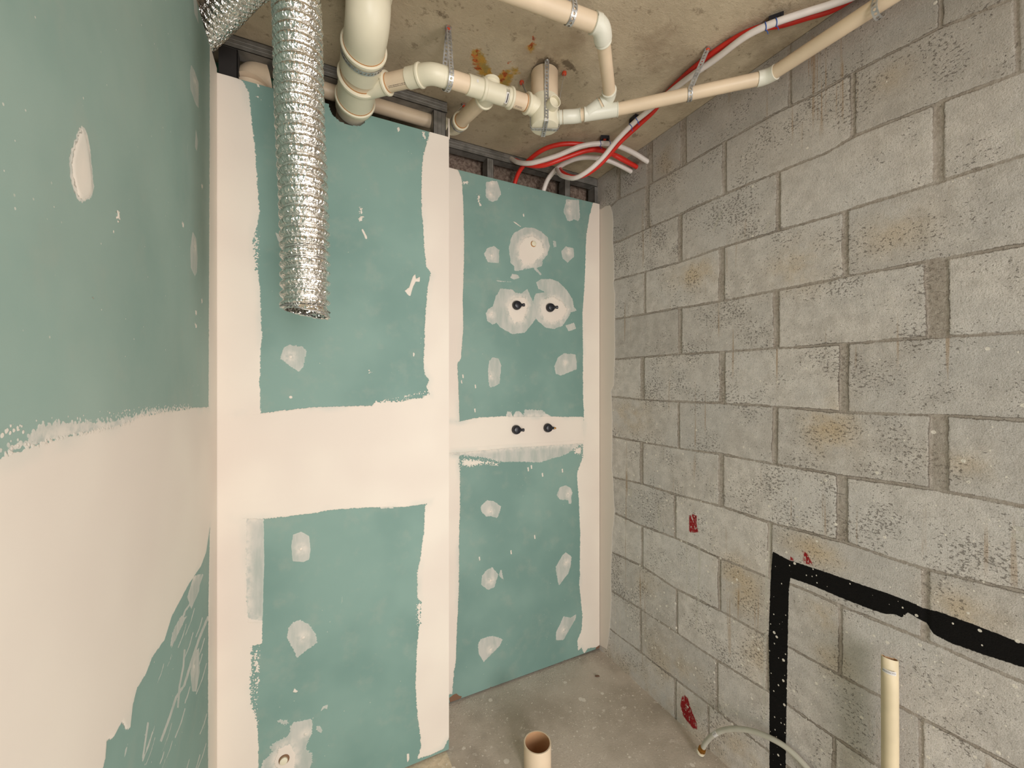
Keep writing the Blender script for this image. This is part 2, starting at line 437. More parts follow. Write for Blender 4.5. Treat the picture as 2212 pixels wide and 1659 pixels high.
def pipe(name, p0, p1, r, parent, mat=M_pipe, open_=False, wall=.003):
    m = MB(); m.sweep([p0, p1], r, 48, inner=wall if open_ else None, mi_in=1)
    return m.build(name, [mat, M_pipein], parent, True)
def collar(name, p0, p1, r_body, r_ring, parent, mat=M_fit, ring_len=.011, both=False, glue=None):
    """socket coupling along p0->p1 with a raised bead at its p1 mouth (both: at p0 as well)"""
    p0, p1 = Vector(p0), Vector(p1); L = (p1-p0).length
    def P(d): return p0+(p1-p0)*(d/L)
    e = .0012
    prof = []
    if both: prof += [(0, r_ring-.002), (e, r_ring), (ring_len-e, r_ring), (ring_len, r_body)]
    else: prof += [(0, r_body-.001), (e, r_body)]
    prof += [(L-ring_len, r_body), (L-ring_len+e, r_ring-.001), (L-ring_len+2*e, r_ring), (L-e*2, r_ring), (L, r_ring-.0025)]
    m = MB(); m.sweep([P(d) for d, _ in prof], [r for _, r in prof], 48)
    o = m.build(name, mat, parent, True)
    return o
def glue_ring(p, dirn, r, parent):
    p = Vector(p); dirn = Vector(dirn).normalized()
    m = MB(); m.sweep([p-dirn*.001, p+dirn*.0016], [r+.0012, r+.0006], 40)
    return m.build('cement_bead', M_glue, parent, True)
def bend(name, p0, t0, p1, t1, r, parent, mat=M_fit, k=.55, n=14):
    p0, p1 = Vector(p0), Vector(p1); t0 = Vector(t0).normalized(); t1 = Vector(t1).normalized()
    L = (p1-p0).length*k
    m = MB(); m.sweep(bez(p0, p0+t0*L, p1-t1*L, p1, n), r, 48)
    return m.build(name, mat, parent, True)

def ribbon(name, path, wdir, width, mat, parent=None, thick=.0012):
    """flat perforated band following path; wdir = direction across its width"""
    path = [Vector(p) for p in path]; wdir = Vector(wdir).normalized()
    vs = []; us = []; L = 0
    n = len(path)
    for i, p in enumerate(path):
        if i: L += (p-path[i-1]).length
        t = (path[min(n-1, i+1)]-path[max(0, i-1)]).normalized()
        nn = t.cross(wdir).normalized()*thick*.5
        ww = wdir*width*.5
        vs += [p-ww-nn, p+ww-nn, p+ww+nn, p-ww+nn]
        us += [(L, -width/2), (L, width/2), (L, width/2), (L, -width/2)]
    fs = []
    for i in range(n-1):
        a, b = 4*i, 4*(i+1)
        fs += [(a, a+1, b+1, b), (a+3, b+3, b+2, a+2), (a, b, b+3, a+3), (a+1, a+2, b+2, b+1)]
    fs += [(0, 3, 2, 1), (4*n-4, 4*n-3, 4*n-2, 4*n-1)]
    me = bpy.data.meshes.new(name); me.from_pydata([tuple(v) for v in vs], [], fs); me.update()
    uvl = me.uv_layers.new(name='UVMap')
    for lp in me.loops: uvl.data[lp.index].uv = us[lp.vertex_index]
    return obj(name, me, mat, parent)

# ---------------------------------------------------------------- painted grids
def sdf_poly(poly, U, V):
    P = np.array(poly); Q = np.roll(P, -1, 0)
    d2 = np.full(U.shape, 1e9); ins = np.zeros(U.shape, bool)
    for (ax, ay), (bx, by) in zip(P, Q):
        ex, ey = bx-ax, by-ay; wx, wy = U-ax, V-ay
        t = np.clip((wx*ex+wy*ey)/(ex*ex+ey*ey+1e-12), 0, 1)
        d2 = np.minimum(d2, (wx-ex*t)**2+(wy-ey*t)**2)
        c = ((ay > V) != (by > V)) & (U < (bx-ax)*(V-ay)/((by-ay) if abs(by-ay) > 1e-12 else 1e-12)+ax)
        ins ^= c
    d = np.sqrt(d2); return np.where(ins, d, -d)
class Grid:
    def __init__(s, U, V, plane, axis):
        """plane: ('X'|'Y'|'Z', value rel.); U,V world coordinate arrays (V absolute)"""
        s.Ua, s.Va = U, V; s.U, s.V = np.meshgrid(U, V); s.plane = plane; s.A = {}; s.axis = axis
    def layer(s, n, init=-.04): s.A[n] = np.full(s.U.shape, init); return s
    def px(s, pts):
        out = []
        for (u, v) in pts:
            p = at(u, v, **{s.axis: s.plane})
            out.append((p.y, p.z) if s.axis == 'X' else (p.x, p.z) if s.axis == 'Y' else (p.x, p.y))
        return out
    def sub(s, q, mg):
        q = np.array(q); a = np.searchsorted(s.Ua, q[:, 0].min()-mg); b = np.searchsorted(s.Ua, q[:, 0].max()+mg)
        c = np.searchsorted(s.Va, q[:, 1].min()-mg); d = np.searchsorted(s.Va, q[:, 1].max()+mg)
        return slice(c, max(d, c+1)), slice(a, max(b, a+1))
    def poly(s, n, pts, rag=0., grow=0., real=False):
        q = pts if real else s.px(pts); sl = s.sub(q, .045)
        U, V = s.U[sl], s.V[sl]
        if not U.size: return
        d = sdf_poly(q, U, V)+grow
        s.A[n][sl] = np.maximum(s.A[n][sl], np.clip(d, -.04, .06))
        if rag: s.A['RG'][sl] = np.maximum(s.A['RG'][sl], rag*np.clip(1-np.abs(d)/.03, 0, 1))
    def dot(s, n, u, v, r, sy=1.0):
        c = s.px([(u, v)])[0]; q = [(c[0]+r*math.cos(a)*1., c[1]+r*sy*math.sin(a)) for a in np.linspace(0, 2*math.pi, 14)[:-1]]
        s.poly(n, q, real=True)
    def stroke(s, n, pts, wpx):
        q = []
        for i, (u, v) in enumerate(pts):
            a = pts[max(0, i-1)]; b = pts[min(len(pts)-1, i+1)]
            dx, dy = b[0]-a[0], b[1]-a[1]; L = math.hypot(dx, dy) or 1
            q.append((u-dy/L*wpx/2, v+dx/L*wpx/2, u+dy/L*wpx/2, v-dx/L*wpx/2))
        s.poly(n, [(a, b) for a, b, _, _ in q]+[(c, d) for _, _, c, d in q[::-1]])
    def build(s, name, mat, height=None, thick=.0125, cut=None, flip=False, into=+1, kind='structure'):
        """front surface on the plane, body extends `thick` along +axis*into"""
        nu, nv = len(s.Ua), len(s.Va)
        D = s.plane if s.axis != 'Z' else s.plane+H
        Hh = np.zeros(s.U.shape) if height is None else height
        W_ = D - into*Hh
        if s.axis == 'X': co = np.stack([W_, s.U, s.V], -1)
        elif s.axis == 'Y': co = np.stack([s.U, W_, s.V], -1)
        else: co = np.stack([s.U, s.V, W_], -1)
        idx = np.arange(nu*nv).reshape(nv, nu)
        a, b, c, d = idx[:-1, :-1], idx[:-1, 1:], idx[1:, 1:], idx[1:, :-1]
        F = np.stack([a, b, c, d], -1).reshape(-1, 4)
        if flip: F = F[:, ::-1]
        if cut is not None:
            keep = ~cut[:-1, :-1].reshape(-1); F = F[keep]
        co = co.reshape(-1, 3)
        # back and rim
        u0, u1, v0, v1 = s.Ua[0], s.Ua[-1], s.Va[0], s.Va[-1]
        Bk = D+into*thick
        def mk(u, v, w_): return (w_, u, v) if s.axis == 'X' else (u, w_, v) if s.axis == 'Y' else (u, v, w_)
        n0 = len(co)
        extra = [mk(u0, v0, Bk), mk(u1, v0, Bk), mk(u1, v1, Bk), mk(u0, v1, Bk), mk(u0, v0, D), mk(u1, v0, D), mk(u1, v1, D), mk(u0, v1, D)]
        q = [(n0+3, n0+2, n0+1, n0), (n0+4, n0, n0+1, n0+5), (n0+5, n0+1, n0+2, n0+6), (n0+6, n0+2, n0+3, n0+7), (n0+7, n0+3, n0, n0+4)]
        if cut is not None: q = q[1:3]+q[4:]
        co = np.vstack([co, np.array(extra)])
        F = np.vstack([F, np.array(q)])
        me = bpy.data.meshes.new(name)
        me.vertices.add(len(co)); me.vertices.foreach_set('co', co.astype(np.float32).ravel())
        me.loops.add(F.size); me.loops.foreach_set('vertex_index', F.astype(np.int32).ravel())
        me.polygons.add(len(F)); me.polygons.foreach_set('loop_start', np.arange(0, F.size, 4, dtype=np.int32))
        sm = np.ones(len(F), bool); sm[-len(q):] = False
        me.update(calc_edges=True); me.validate()
        for n_, A in s.A.items():
            if A.ndim == 3:
                at_ = me.attributes.new(n_, 'FLOAT_COLOR', 'POINT')
                v = np.concatenate([A.reshape(-1, 3), np.ones((8, 3))*.9]); v = np.hstack([v, np.ones((len(v), 1))])
                at_.data.foreach_set('color', v.astype(np.float32).ravel())
            else:
                at_ = me.attributes.new(n_, 'FLOAT', 'POINT')
                v = np.concatenate([A.ravel(), np.full(8, -.04 if n_ not in ('RG',) else 0.)])
                at_.data.foreach_set('value', v.astype(np.float32))
        me.polygons.foreach_set('use_smooth', sm[:len(me.polygons)])
        me.materials.append(mat)
        o = bpy.data.objects.new(name, me); COL.objects.link(o); o['kind'] = kind
        return o

# ================================================================ FRONT BOARD (boxed-in shaft)
g = Grid(np.arange(XL, XB+.0001, .003), np.arange(0.006, H+TOPB+.0001, .003), YF, 'Y')
for n_ in ('W', 'T', 'BR'): g.layer(n_)
g.layer('RG', 0.)
g.poly('W', [(440,140),(470,152),(500,163),(525,174),(538,200),(544,258),(552,325),(559,434),(561,459),(554,495),(551,525),(554,558),(561,603),(563,649),(567,726),(563,752),(562,840),(564,893),(440,905)], rag=.18)
g.poly('W', [(540,505),(568,500),(566,560),(556,600),(545,600)], rag=.9, grow=-.012)
g.poly('W', [(440,890),(564,893),(600,888),(640,883),(685,879),(760,877),(805,876),(808,866),(836,865),(860,866),(912,858),(925,850),(990,850),(990,1080),(918,1089),(880,1095),(840,1096),(790,1097),(740,1100),(700,1104),(680,1109),(620,1116),(570,1121),(533,1121),(440,1125)], rag=.15)
g.poly('W', [(815,868),(925,850),(925,842),(860,858)], rag=.9, grow=-.004)
g.poly('W', [(929,280),(920,312),(913,339),(910,385),(910,447),(913,486),(917,549),(921,576),(930,590),(924,612),(921,648),(917,700),(916,750),(914,795),(918,809),(926,822),(921,835),(926,855),(926,1085),(918,1092),(915,1150),(907,1209),(901,1236),(901,1290),(908,1304),(905,1345),(900,1399),(897,1480),(900,1534),(907,1589),(909,1613),(901,1640),(930,1631),(958,1618),(970,1594),(995,1590),(995,270)], rag=.18)
g.poly('W', [(898,1300),(912,1302),(910,1345),(900,1350)], rag=.9, grow=-.004)
g.poly('W', [(440,1110),(533,1120),(533,1290),(536,1335),(567,1340),(567,1392),(548,1396),(547,1426),(542,1480),(545,1521),(556,1556),(559,1616),(559,2100),(440,2100)], rag=.12)
g.poly('W', [(540,1396),(566,1398),(566,1480),(558,1560),(545,1520)], rag=1.0, grow=-.010)
g.poly('T', [(530,1115),(570,1118),(571,1215),(567,1345),(536,1345),(530,1290)])
g.poly('T', [(820,1090),(850,1085),(850,1098),(820,1099)])
g.poly('T', [(606,775),(610,753),(624,744),(655,748),(662,760),(657,790),(645,803),(627,792)], rag=.2)
g.poly('T', [(629,1180),(633,1155),(650,1148),(668,1158),(671,1190),(668,1209),(655,1214),(632,1213)])
g.poly('T', [(641,1421),(633,1404),(619,1377),(622,1358),(633,1344),(648,1339),(668,1347),(684,1372),(686,1388)], rag=.2)
g.poly('T', [(592,1562),(608,1553),(625,1559),(618,1566),(604,1563)], rag=.4)
g.poly('T', [(633,1559),(676,1551),(674,1583),(660,1616),(674,1627),(676,1643),(668,1670),(665,1760),(566,1760),(562,1660),(570,1640),(589,1624),(579,1616),(590,1606),(619,1591),(625,1583),(625,1572)], rag=.3)
g.poly('T', [(682,1570),(690,1567),(697,1577),(694,1584),(685,1580)]); g.poly('T', [(693,1536),(697,1526),(709,1521),(707,1532),(700,1530)])
g.poly('W', [(632,1495),(636,1486),(644,1494),(639,1496)]); g.poly('W', [(604,1618),(624,1610),(636,1630),(632,1668),(606,1672),(596,1645)], rag=.2, grow=.004)
g.poly('T', [(594,500),(600,518),(614,548),(640,560),(640,510),(610,512)])
g.poly('W', [(774,472),(780,467),(787,468),(783,476),(775,479)]); g.poly('W', [(780,494),(784,495),(793,511),(793,517),(789,515)])
g.poly('W', [(775,446),(784,452),(787,458),(778,463)], rag=.5)
g.poly('W', [(874,628),(884,620),(892,596),(897,592),(899,602),(907,598),(907,609),(898,608),(892,622),(886,640),(880,636)])
g.poly('W', [(794,802),(799,798),(804,804),(800,808)], rag=.4); g.poly('W', [(892,760),(896,764),(895,772),(892,769)])
g.poly('W', [(553,179),(559,181),(562,190),(556,188)]); g.poly('W', [(553,206),(560,205),(563,214),(556,216)], rag=.6)
g.poly('W', [(878,1628),(884,1627),(884,1640),(880,1648)])
g.poly('W', [(857,276),(862,274),(864,282),(860,285)]); g.poly('W', [(912,285),(918,283),(919,300),(915,300)], rag=.4)
for (u, v) in ((628,771),(650,1186),(655,1377),(660,1585),(628,858)): g.dot('W', u, v, .005)
notch = sdf_poly(g.px([(703,200),(710,232),(716,248),(733,263),(752,271),(775,273),(785,268),(790,258),(792,235),(792,200)]), g.U, g.V) > 0
wall_back = g.build('wall_back', M_board, height=.0012*np.clip(g.A['W']/.004, 0, 1)+.0004*np.clip(g.A['T']/.003, 0, 1), cut=notch)

# side of the box + corner bead
g = Grid(np.arange(YF+.014, YR+.001, .012), np.arange(0.006, H+TOPB, .012), XB, 'X')
for n_ in ('W', 'T', 'BR'): g.layer(n_)
g.layer('RG', 0.); g.A['W'][:] = .05
g.build('wall_return', M_board, into=-1, flip=True)
m = MB(); m.box((XB-.004, YF-.002, H+TOPB-.01), (XB+.0015, YF+.004, H+1.03)); m.box((XB-.004, YF+.0, H+TOPB-.01), (XB+.0015, YF+.030, H+1.0))
cb = m.build('trim_1', flat('bead_compound', lin(226, 214, 202), .8), None); cb['kind'] = 'structure'

# ================================================================ ALCOVE BOARD
g = Grid(np.arange(XB+.0005, XR+.0001, .003), np.arange(0.010, H+TOPB+.0001, .003), YR, 'Y')
for n_ in ('W', 'T', 'BR'): g.layer(n_)
g.layer('RG', 0.)
P_, Wn, Tn = g.poly, 'W', 'T'
P_('W', [(940,350),(975,362),(990,367),(997,385),(999,398),(1002,466),(1003,532),(1002,587),(1000,641),(1001,713),(997,758),(996,775),(988,786),(990,820),(993,910),(940,915)], rag=.12)
P_('W', [(940,905),(993,910),(1020,904),(1040,901),(1080,899),(1095,898),(1100,900),(1185,899),(1215,900),(1261,900),(1262,958),(1100,968),(995,978),(940,980)], rag=.15)
P_('T', [(1092,902),(1096,888),(1105,889),(1108,899),(1114,888),(1122,888),(1130,896),(1134,884),(1173,886),(1180,893),(1190,899),(1190,905),(1092,908)], rag=.25)
P_('T', [(940,970),(1262,950),(1258,962),(1240,972),(1215,985),(1195,990),(1168,999),(1120,998),(1080,998),(1040,988),(993,985),(940,985)], rag=.3)
P_('W', [(994,986),(1040,989),(1085,999),(1075,1010),(1045,1006),(1020,1012),(994,1012)], rag=1.0, grow=-.009)
P_('W', [(1236,968),(1258,960),(1258,985),(1240,982)], rag=1.0, grow=-.006)
P_('W', [(1281,436),(1273,466),(1266,511),(1263,602),(1260,650),(1258,677),(1259,758),(1259,860),(1261,888),(1260,930),(1259,957),(1257,993),(1250,1010),(1246,1024),(1250,1080),(1253,1150),(1252,1240),(1251,1263),(1258,1331),(1256,1361),(1247,1382),(1248,1407),(1256,1400),(1262,1412),(1270,1401),(1285,1399),(1330,1396),(1330,436)], rag=.18)
P_('W', [(940,972),(993,985),(994,1030),(994,1103),(992,1157),(992,1209),(991,1290),(988,1345),(985,1426),(981,1453),(977,1499),(940,1505)], rag=.2)
P_('BR', [(970,1508),(980,1500),(986,1498),(992,1503),(998,1504),(994,1512),(996,1517),(985,1526),(975,1534)])
P_('BR', [(1282,1411),(1288,1398),(1296,1392),(1306,1394),(1306,1422),(1284,1422)])
for (u, v) in ((1060,1485),(1219,1427)): g.dot('BR', u, v, .0035)
for poly, sc_ in (
 ([(1049,394),(1063,390),(1074,391),(1079,405),(1083,419),(1074,433),(1064,436),(1056,433),(1049,425)], [(1062,395),(1060,419)]),
 ([(1223,430),(1251,432),(1253,471),(1249,478),(1240,474),(1232,478),(1226,477),(1217,457)], [(1229,437),(1231,456)]),
 ([(1045,549),(1052,536),(1067,531),(1079,540),(1078,569),(1054,567)], [(1062,552)]),
 ([(1212,543),(1222,532),(1239,536),(1241,554),(1226,568),(1215,558)], [(1228,543)]),
 ([(1054,802),(1056,780),(1064,772),(1076,773),(1083,788),(1082,805),(1079,829),(1068,835),(1058,837),(1055,825)], [(1060,812)]),
 ([(1197,791),(1205,772),(1218,763),(1243,765),(1246,782),(1246,798),(1225,806),(1212,812),(1200,807)], [(1221,784)]),
 ([(1202,1070),(1209,1052),(1222,1048),(1233,1054),(1237,1065),(1234,1074),(1235,1088),(1228,1088),(1227,1081),(1209,1079)], [(1227,1066)]),
 ([(1038,1094),(1052,1080),(1068,1083),(1083,1094),(1079,1108),(1074,1119),(1058,1115),(1050,1116),(1040,1106)], [(1060,1105)]),
 ([(1215,1199),(1222,1193),(1235,1202),(1233,1222),(1228,1238),(1207,1266),(1202,1241),(1200,1225)], [(1223,1215)]),
 ([(1050,1232),(1064,1225),(1077,1241),(1068,1269),(1054,1275),(1039,1263),(1041,1244)], [(1060,1254)]),
 ([(1081,1231),(1084,1231),(1088,1254),(1077,1243)], []),
 ([(1245,1326),(1244,1336),(1233,1355),(1217,1383),(1201,1383),(1201,1366),(1211,1345),(1217,1331),(1233,1334)], [(1218,1361)]),
 ([(1032,1393),(1038,1380),(1062,1373),(1079,1377),(1086,1382),(1079,1396),(1045,1430),(1034,1412)], [(1060,1403)]),
 ([(1099,538),(1103,516),(1110,503),(1123,496),(1134,491),(1152,492),(1170,500),(1183,512),(1188,532),(1184,549),(1172,563),(1172,574),(1157,580),(1143,580),(1121,585),(1111,585),(1110,574),(1103,569)], []),
 ([(1065,661),(1070,641),(1081,623),(1107,625),(1114,631),(1125,634),(1139,624),(1146,639),(1152,652),(1157,690),(1146,704),(1134,719),(1107,722),(1081,708),(1072,697),(1064,702),(1052,693),(1049,677),(1054,668)], [(1062,679)]),
 ([(1158,610),(1168,603),(1190,602),(1206,608),(1224,626),(1237,646),(1240,663),(1247,671),(1233,675),(1228,686),(1215,704),(1197,711),(1179,708),(1163,695),(1152,682),(1152,650),(1157,634),(1177,631),(1163,624)], []),
 ([(1221,703),(1240,697),(1245,710),(1228,716)], []), ([(1194,519),(1201,521),(1202,534),(1196,534)], []),
 ([(1102,600),(1106,591),(1118,593),(1124,600),(1110,604)], []), ([(1068,605),(1080,606),(1108,609),(1080,609)], []),
 ([(1158,578),(1170,592),(1168,596),(1152,580)], [])):
    P_('T', poly, rag=.15)
    for (u, v) in sc_: g.dot('W', u, v, .0055)
P_('W', [(1118,530),(1130,512),(1150,505),(1172,520),(1180,545),(1165,562),(1150,575),(1128,575),(1118,555)], rag=.8, grow=-.006)
P_('W', [(1095,655),(1110,640),(1135,640),(1143,660),(1132,695),(1110,700),(1098,680)], rag=.6, grow=-.004)
P_('W', [(1165,665),(1172,645),(1195,638),(1215,650),(1228,668),(1215,692),(1190,700),(1172,690)], rag=.6, grow=-.004)
P_('W', [(1129,462),(1132,461),(1133,468),(1130,468)]); P_('W', [(1107,478),(1112,479),(1126,489),(1123,490)])
P_('W', [(1031,420),(1038,422),(1036,436),(1042,444),(1036,445),(1031,430)], rag=.5); P_('W', [(1000,391),(1010,391),(1013,397),(1002,398)], rag=.3)
for (u, v) in ((1148,1009),(1141,1014),(1215,1017),(1172,1026),(1104,1193),(1155,1160),(1036,1207),(1000,813),(997,825),(1027,835),(1026,887)):
    P_('W', [(u-2,v-4),(u+1,v-5),(u+2,v+4),(u-1,v+4)])
g.build('wall_alcove', M_board, height=.0012*np.clip(g.A['W']/.004, 0, 1)+.0004*np.clip(g.A['T']/.003, 0, 1))

# ================================================================ LEFT WALL
g = Grid(np.concatenate([np.arange(-1.3, .45, .02), np.arange(.45, YF+.001, .003)]), np.arange(0.006, H+.972, .003), XL, 'X')
for n_ in ('W', 'T', 'BR'): g.layer(n_)
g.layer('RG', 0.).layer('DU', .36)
P_ = g.poly
P_('W', [(453,60),(475,60),(480,2300),(449,2300),(449,1500),(450,1290),(453,1140),(450,879),(452,400)], rag=.08)
band = [(449,879),(434,880),(407,879),(360,886),(312,894),(252,919),(200,928),(136,941),(68,960),(0,980),(-60,1003)]
low = [(453,1140),(445,1193),(434,1223),(407,1263),(371,1331),(355,1383),(328,1421),(315,1456),(296,1486),(287,1521),(281,1575),(271,1578),(262,1562),(244,1594),(230,1602),(228,1635),(222,1659),(200,1760),(170,1900),(100,2300)]
P_('W', [(470,879)]+band+[(-80,1010),(-80,2300)]+low[::-1]+[(470,1140)], rag=.12)
P_('T', [(415,880),(407,874),(395,878),(350,880),(312,886),(298,894),(244,903),(190,907),(130,908),(90,911),(70,925),(54,946),(0,965),(-60,985),(-60,1010),(0,985),(136,948),(252,925),(340,896)], rag=.25)
P_('W', [(410,868),(360,872),(312,875),(217,886),(150,896),(122,902),(80,908),(40,910),(0,912),(-40,915),(-40,990),(0,965),(54,946),(80,915),(130,907),(244,900),(312,885),(407,878)], rag=1.0, grow=-.008)
P_('T', [(434,1239),(430,1277),(413,1316),(404,1290),(418,1244)]); P_('T', [(404,1331),(385,1370),(371,1399),(367,1395),(372,1366),(390,1330)], rag=.2)
P_('T', [(430,1399),(431,1453),(424,1494),(415,1494),(411,1453),(418,1412)])
g.stroke('T', [(450,1331),(430,1380),(412,1434),(398,1480),(380,1507),(368,1545),(347,1602)], 5)
g.stroke('T', [(399,1402),(396,1440),(388,1480),(384,1530)], 4); g.stroke('T', [(438,1240),(420,1290),(400,1320),(385,1360)], 4)
P_('T', [(277,1604),(273,1625),(268,1640),(270,1620)]); g.stroke('T', [(320,1560),(314,1600),(308,1640)], 4)
P_('T', [(174,271),(184,276),(190,292),(195,320),(197,339),(200,375),(203,405),(201,419),(191,432),(177,438),(167,432),(156,404),(150,380),(149,350),(151,330),(156,312),(164,292)], rag=.12)
P_('W', [(174,278),(182,284),(190,320),(193,350),(197,385),(198,415),(188,428),(177,433),(169,426),(160,400),(154,370),(154,335),(161,310),(168,292)], rag=.02)
P_('T', [(413,139),(421,155),(429,179),(429,235),(423,226),(411,192),(410,160)]); P_('T', [(423,280),(428,305),(425,328),(421,316)])
P_('T', [(416,500),(424,515),(427,556),(425,589),(421,597),(412,578),(411,534)]); P_('T', [(416,-20),(425,0),(429,52),(420,29)])
P_('W', [(250,453),(256,452),(259,466),(258,482),(252,472)], rag=.5); P_('W', [(242,499),(246,498),(246,509),(243,509)], rag=.3)
for (u, v) in ((436,402),(395,485),(435,650),(423,675),(202,645),(423,704)): P_('W', [(u-2,v-6),(u+2,v-4),(u+2,v+6),(u-1,v+5)], rag=.3)
for (u, v) in ((180,354),(421,175),(420,532),(419,1440)): g.dot('W', u, v, .005)
zf = np.clip((g.V-.95)/.12, 0, 1); g.A['DU'] = .10+.26*zf  # green turns paler and greyer higher up this wall
random.seed(21)
for i in range(34):
    v0_ = random.uniform(1290, 1640); u0_ = random.uniform(300, 448)
    if u0_ < 448-(v0_-1200)*.42: continue
    L_ = random.uniform(20, 70); g.stroke('T', [(u0_, v0_), (u0_-L_*.14, v0_+L_*.5), (u0_-L_*.34, v0_+L_)], random.uniform(1.2, 2.6))
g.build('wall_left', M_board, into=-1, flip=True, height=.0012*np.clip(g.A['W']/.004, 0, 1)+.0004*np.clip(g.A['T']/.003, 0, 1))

# ================================================================ RIGHT WALL (blocks)
Ya = np.concatenate([np.arange(-.04, .26, .02), np.arange(.26, YR+.0001, .0035), np.arange(YR+.02, 2.3, .03)])
Za = np.arange(0.0, H+CE+.001, .0035)
g = Grid(Ya, Za, XR, 'X')
for n_ in ('K', 'RD', 'W', 'L'): g.layer(n_)
g.layer('PD', .5).layer('ST', 0.)
rows_px = [
 [(1324,442),(1335,430.5),(1398,401),(1480,356),(1561,308.5),(1674,245),(1765,202),(1845,156),(2028,61),(2164,7),(2212,-15)],
 [(1325,524),(1340,521),(1396,494),(1471,462),(1566,419),(1679,372),(1787,329),(1845,294),(2028,221.5),(2212,152)],
 [(1325,606),(1331,604),(1469,566),(1559,534.5),(1683,498),(1790,467),(1825,456),(2028,393),(2141,357),(2212,335)],
 [(1328,690),(1469,665),(1559,650.6),(1683,626),(1790,606.5),(1814,599),(2006,565),(2212,528.5)],
 [(1330,776),(1469,765),(1559,760),(1674,752),(1712,751),(1814,743),(2006,729),(2212,718)],
 [(1324,857),(1387,863),(1466,867.6),(1559,871),(1674,878),(1790,888),(1825,891),(2028,897),(2212,908)],
 [(1326,944),(1387,955),(1466,968),(1559,981),(1674,1003),(1790,1022),(1825,1030),(2017,1057),(2212,1095)],
 [(1324,1031),(1387,1045),(1459,1068),(1559,1094),(1661,1128),(1790,1163),(1825,1172),(1994,1228),(2212,1280)],
 [(1326,1108),(1387,1136),(1459,1162),(1554,1205),(1661,1248),(1712,1263),(1816,1309),(1992,1380),(2212,1475)],
 [(1324,1194),(1387,1223),(1462,1273),(1554,1318),(1663,1379),(1707,1399),(1813,1458),(1983,1548),(2154,1637)],
 [(1322,1277),(1387,1318),(1462,1367),(1548,1426),(1661,1494),(1790,1584)],
 [(1324,1363),(1459,1467),(1548,1535),(1661,1623)],
]
RL = []
for r_ in rows_px:
    q = sorted(g.px(r_)); q = np.array(q); RL.append(np.interp(g.U, q[:, 0], q[:, 1]))
joints_px = [
 [(1336,8),(1403,14),(1476,14),(1706,8),(2031,14)],
 [(1398,10),(1565,10),(1843,12),(2198,14)], [(1469,10),(1681,11),(2028,26)], [(1393,5),(1559,14),(1826,15)],
 [(1469,9),(1677,14),(2025,52)], [(1388,9),(1560,14),(1823,22)], [(1466,5),(1674,13),(2028,44)],
 [(1386,7),(1558,12),(1819,26)], [(1458,5),(1663,10),(1999,20)], [(1387,5),(1554,7),(1815,10)],
 [(1462,5),(1657,8),(1990,12)], [(1384,4),(1549,6),(1802,10)], [(1459,5),(1530,5),(1700,8)]]
wob = np.array([[mn.noise(Vector((y*9, z*9, 3))) for y in Ya[::6]] for z in Za[::6]])
wobF = np.zeros(g.U.shape)
yi = np.interp(np.arange(len(Ya)), np.arange(len(Ya))[::6], np.arange(len(Ya[::6])))
tmp = np.array([np.interp(np.arange(len(Ya)), np.arange(0, len(Ya), 6), r_) for r_ in wob])
wobF = np.array([np.interp(np.arange(len(Za)), np.arange(0, len(Za), 6), tmp[:, j]) for j in range(len(Ya))]).T
J = np.full(g.U.shape, .05)
for r_ in RL: J = np.minimum(J, np.abs(g.V-r_-.002*wobF)-.0042-.0016*wobF)
rowid = np.zeros(g.U.shape, int)
for r_ in RL: rowid += (g.V < r_)
colid = np.zeros(g.U.shape, int)
for k_, js in enumerate(joints_px):
    mk = rowid == k_
    ys = []
    for (u, w_) in js:
        ya = g.px([(u-w_/2, 800)])[0][0]; yb = g.px([(u+w_/2, 800)])[0][0]; ys.append(((ya+yb)/2, abs(ya-yb)/2))
    y0 = ys[-1][0]
    while y0 > -.4: y0 -= .41; ys.append((y0, .006))
    for (yc, hw) in ys:
        J[mk] = np.minimum(J[mk], (np.abs(g.U-yc-.003*wobF)-hw-.0015*wobF)[mk])
        colid[mk] += (g.U > yc)[mk]
g.A['J'] = np.clip(J, -.03, .05)
random.seed(7)
TN = np.ones(g.U.shape+(3,)); 
for a in range(13):
    for b in range(14):
        mk = (rowid == a) & (colid == b)
        if not mk.any(): continue
        f = random.uniform(.88, 1.08); wm = random.uniform(-.03, .04)
        TN[mk] = (f*(1+wm), f, f*(1-wm)); g.A['PD'][mk] = random.uniform(.25, 1.0)
g.A['TN'] = TN
def spot(u, v, ru, rv, amt):
    c = g.px([(u, v)])[0]; e = g.px([(u+ru, v)])[0]; f = g.px([(u, v+rv)])[0]
    ry = abs(e[0]-c[0]); rz = abs(f[1]-c[1])
    g.A['ST'] = np.maximum(g.A['ST'], amt*np.exp(-((g.U-c[0])/ry)**2-((g.V-c[1])/rz)**2))
for s_ in ((1500,590,50,30,.9),(1720,580,70,50,.6),(1360,900,40,30,.9),(1790,920,60,60,.9),(1440,350,25,40,.6),(1600,1260,50,60,.8),(1760,1190,70,30,.8),(1930,170,40,30,.6),
           (1930,500,80,50,.5),(1780,1330,40,40,.6),(1450,1440,80,60,.5),(1420,1500,60,40,.5),(1640,1420,40,60,.5),(2100,1000,90,30,.5),(2080,1320,90,40,.7),(1400,1260,40,30,.4),(1790,1420,50,40,.5),(1600,1620,60,40,.6)): spot(*s_)
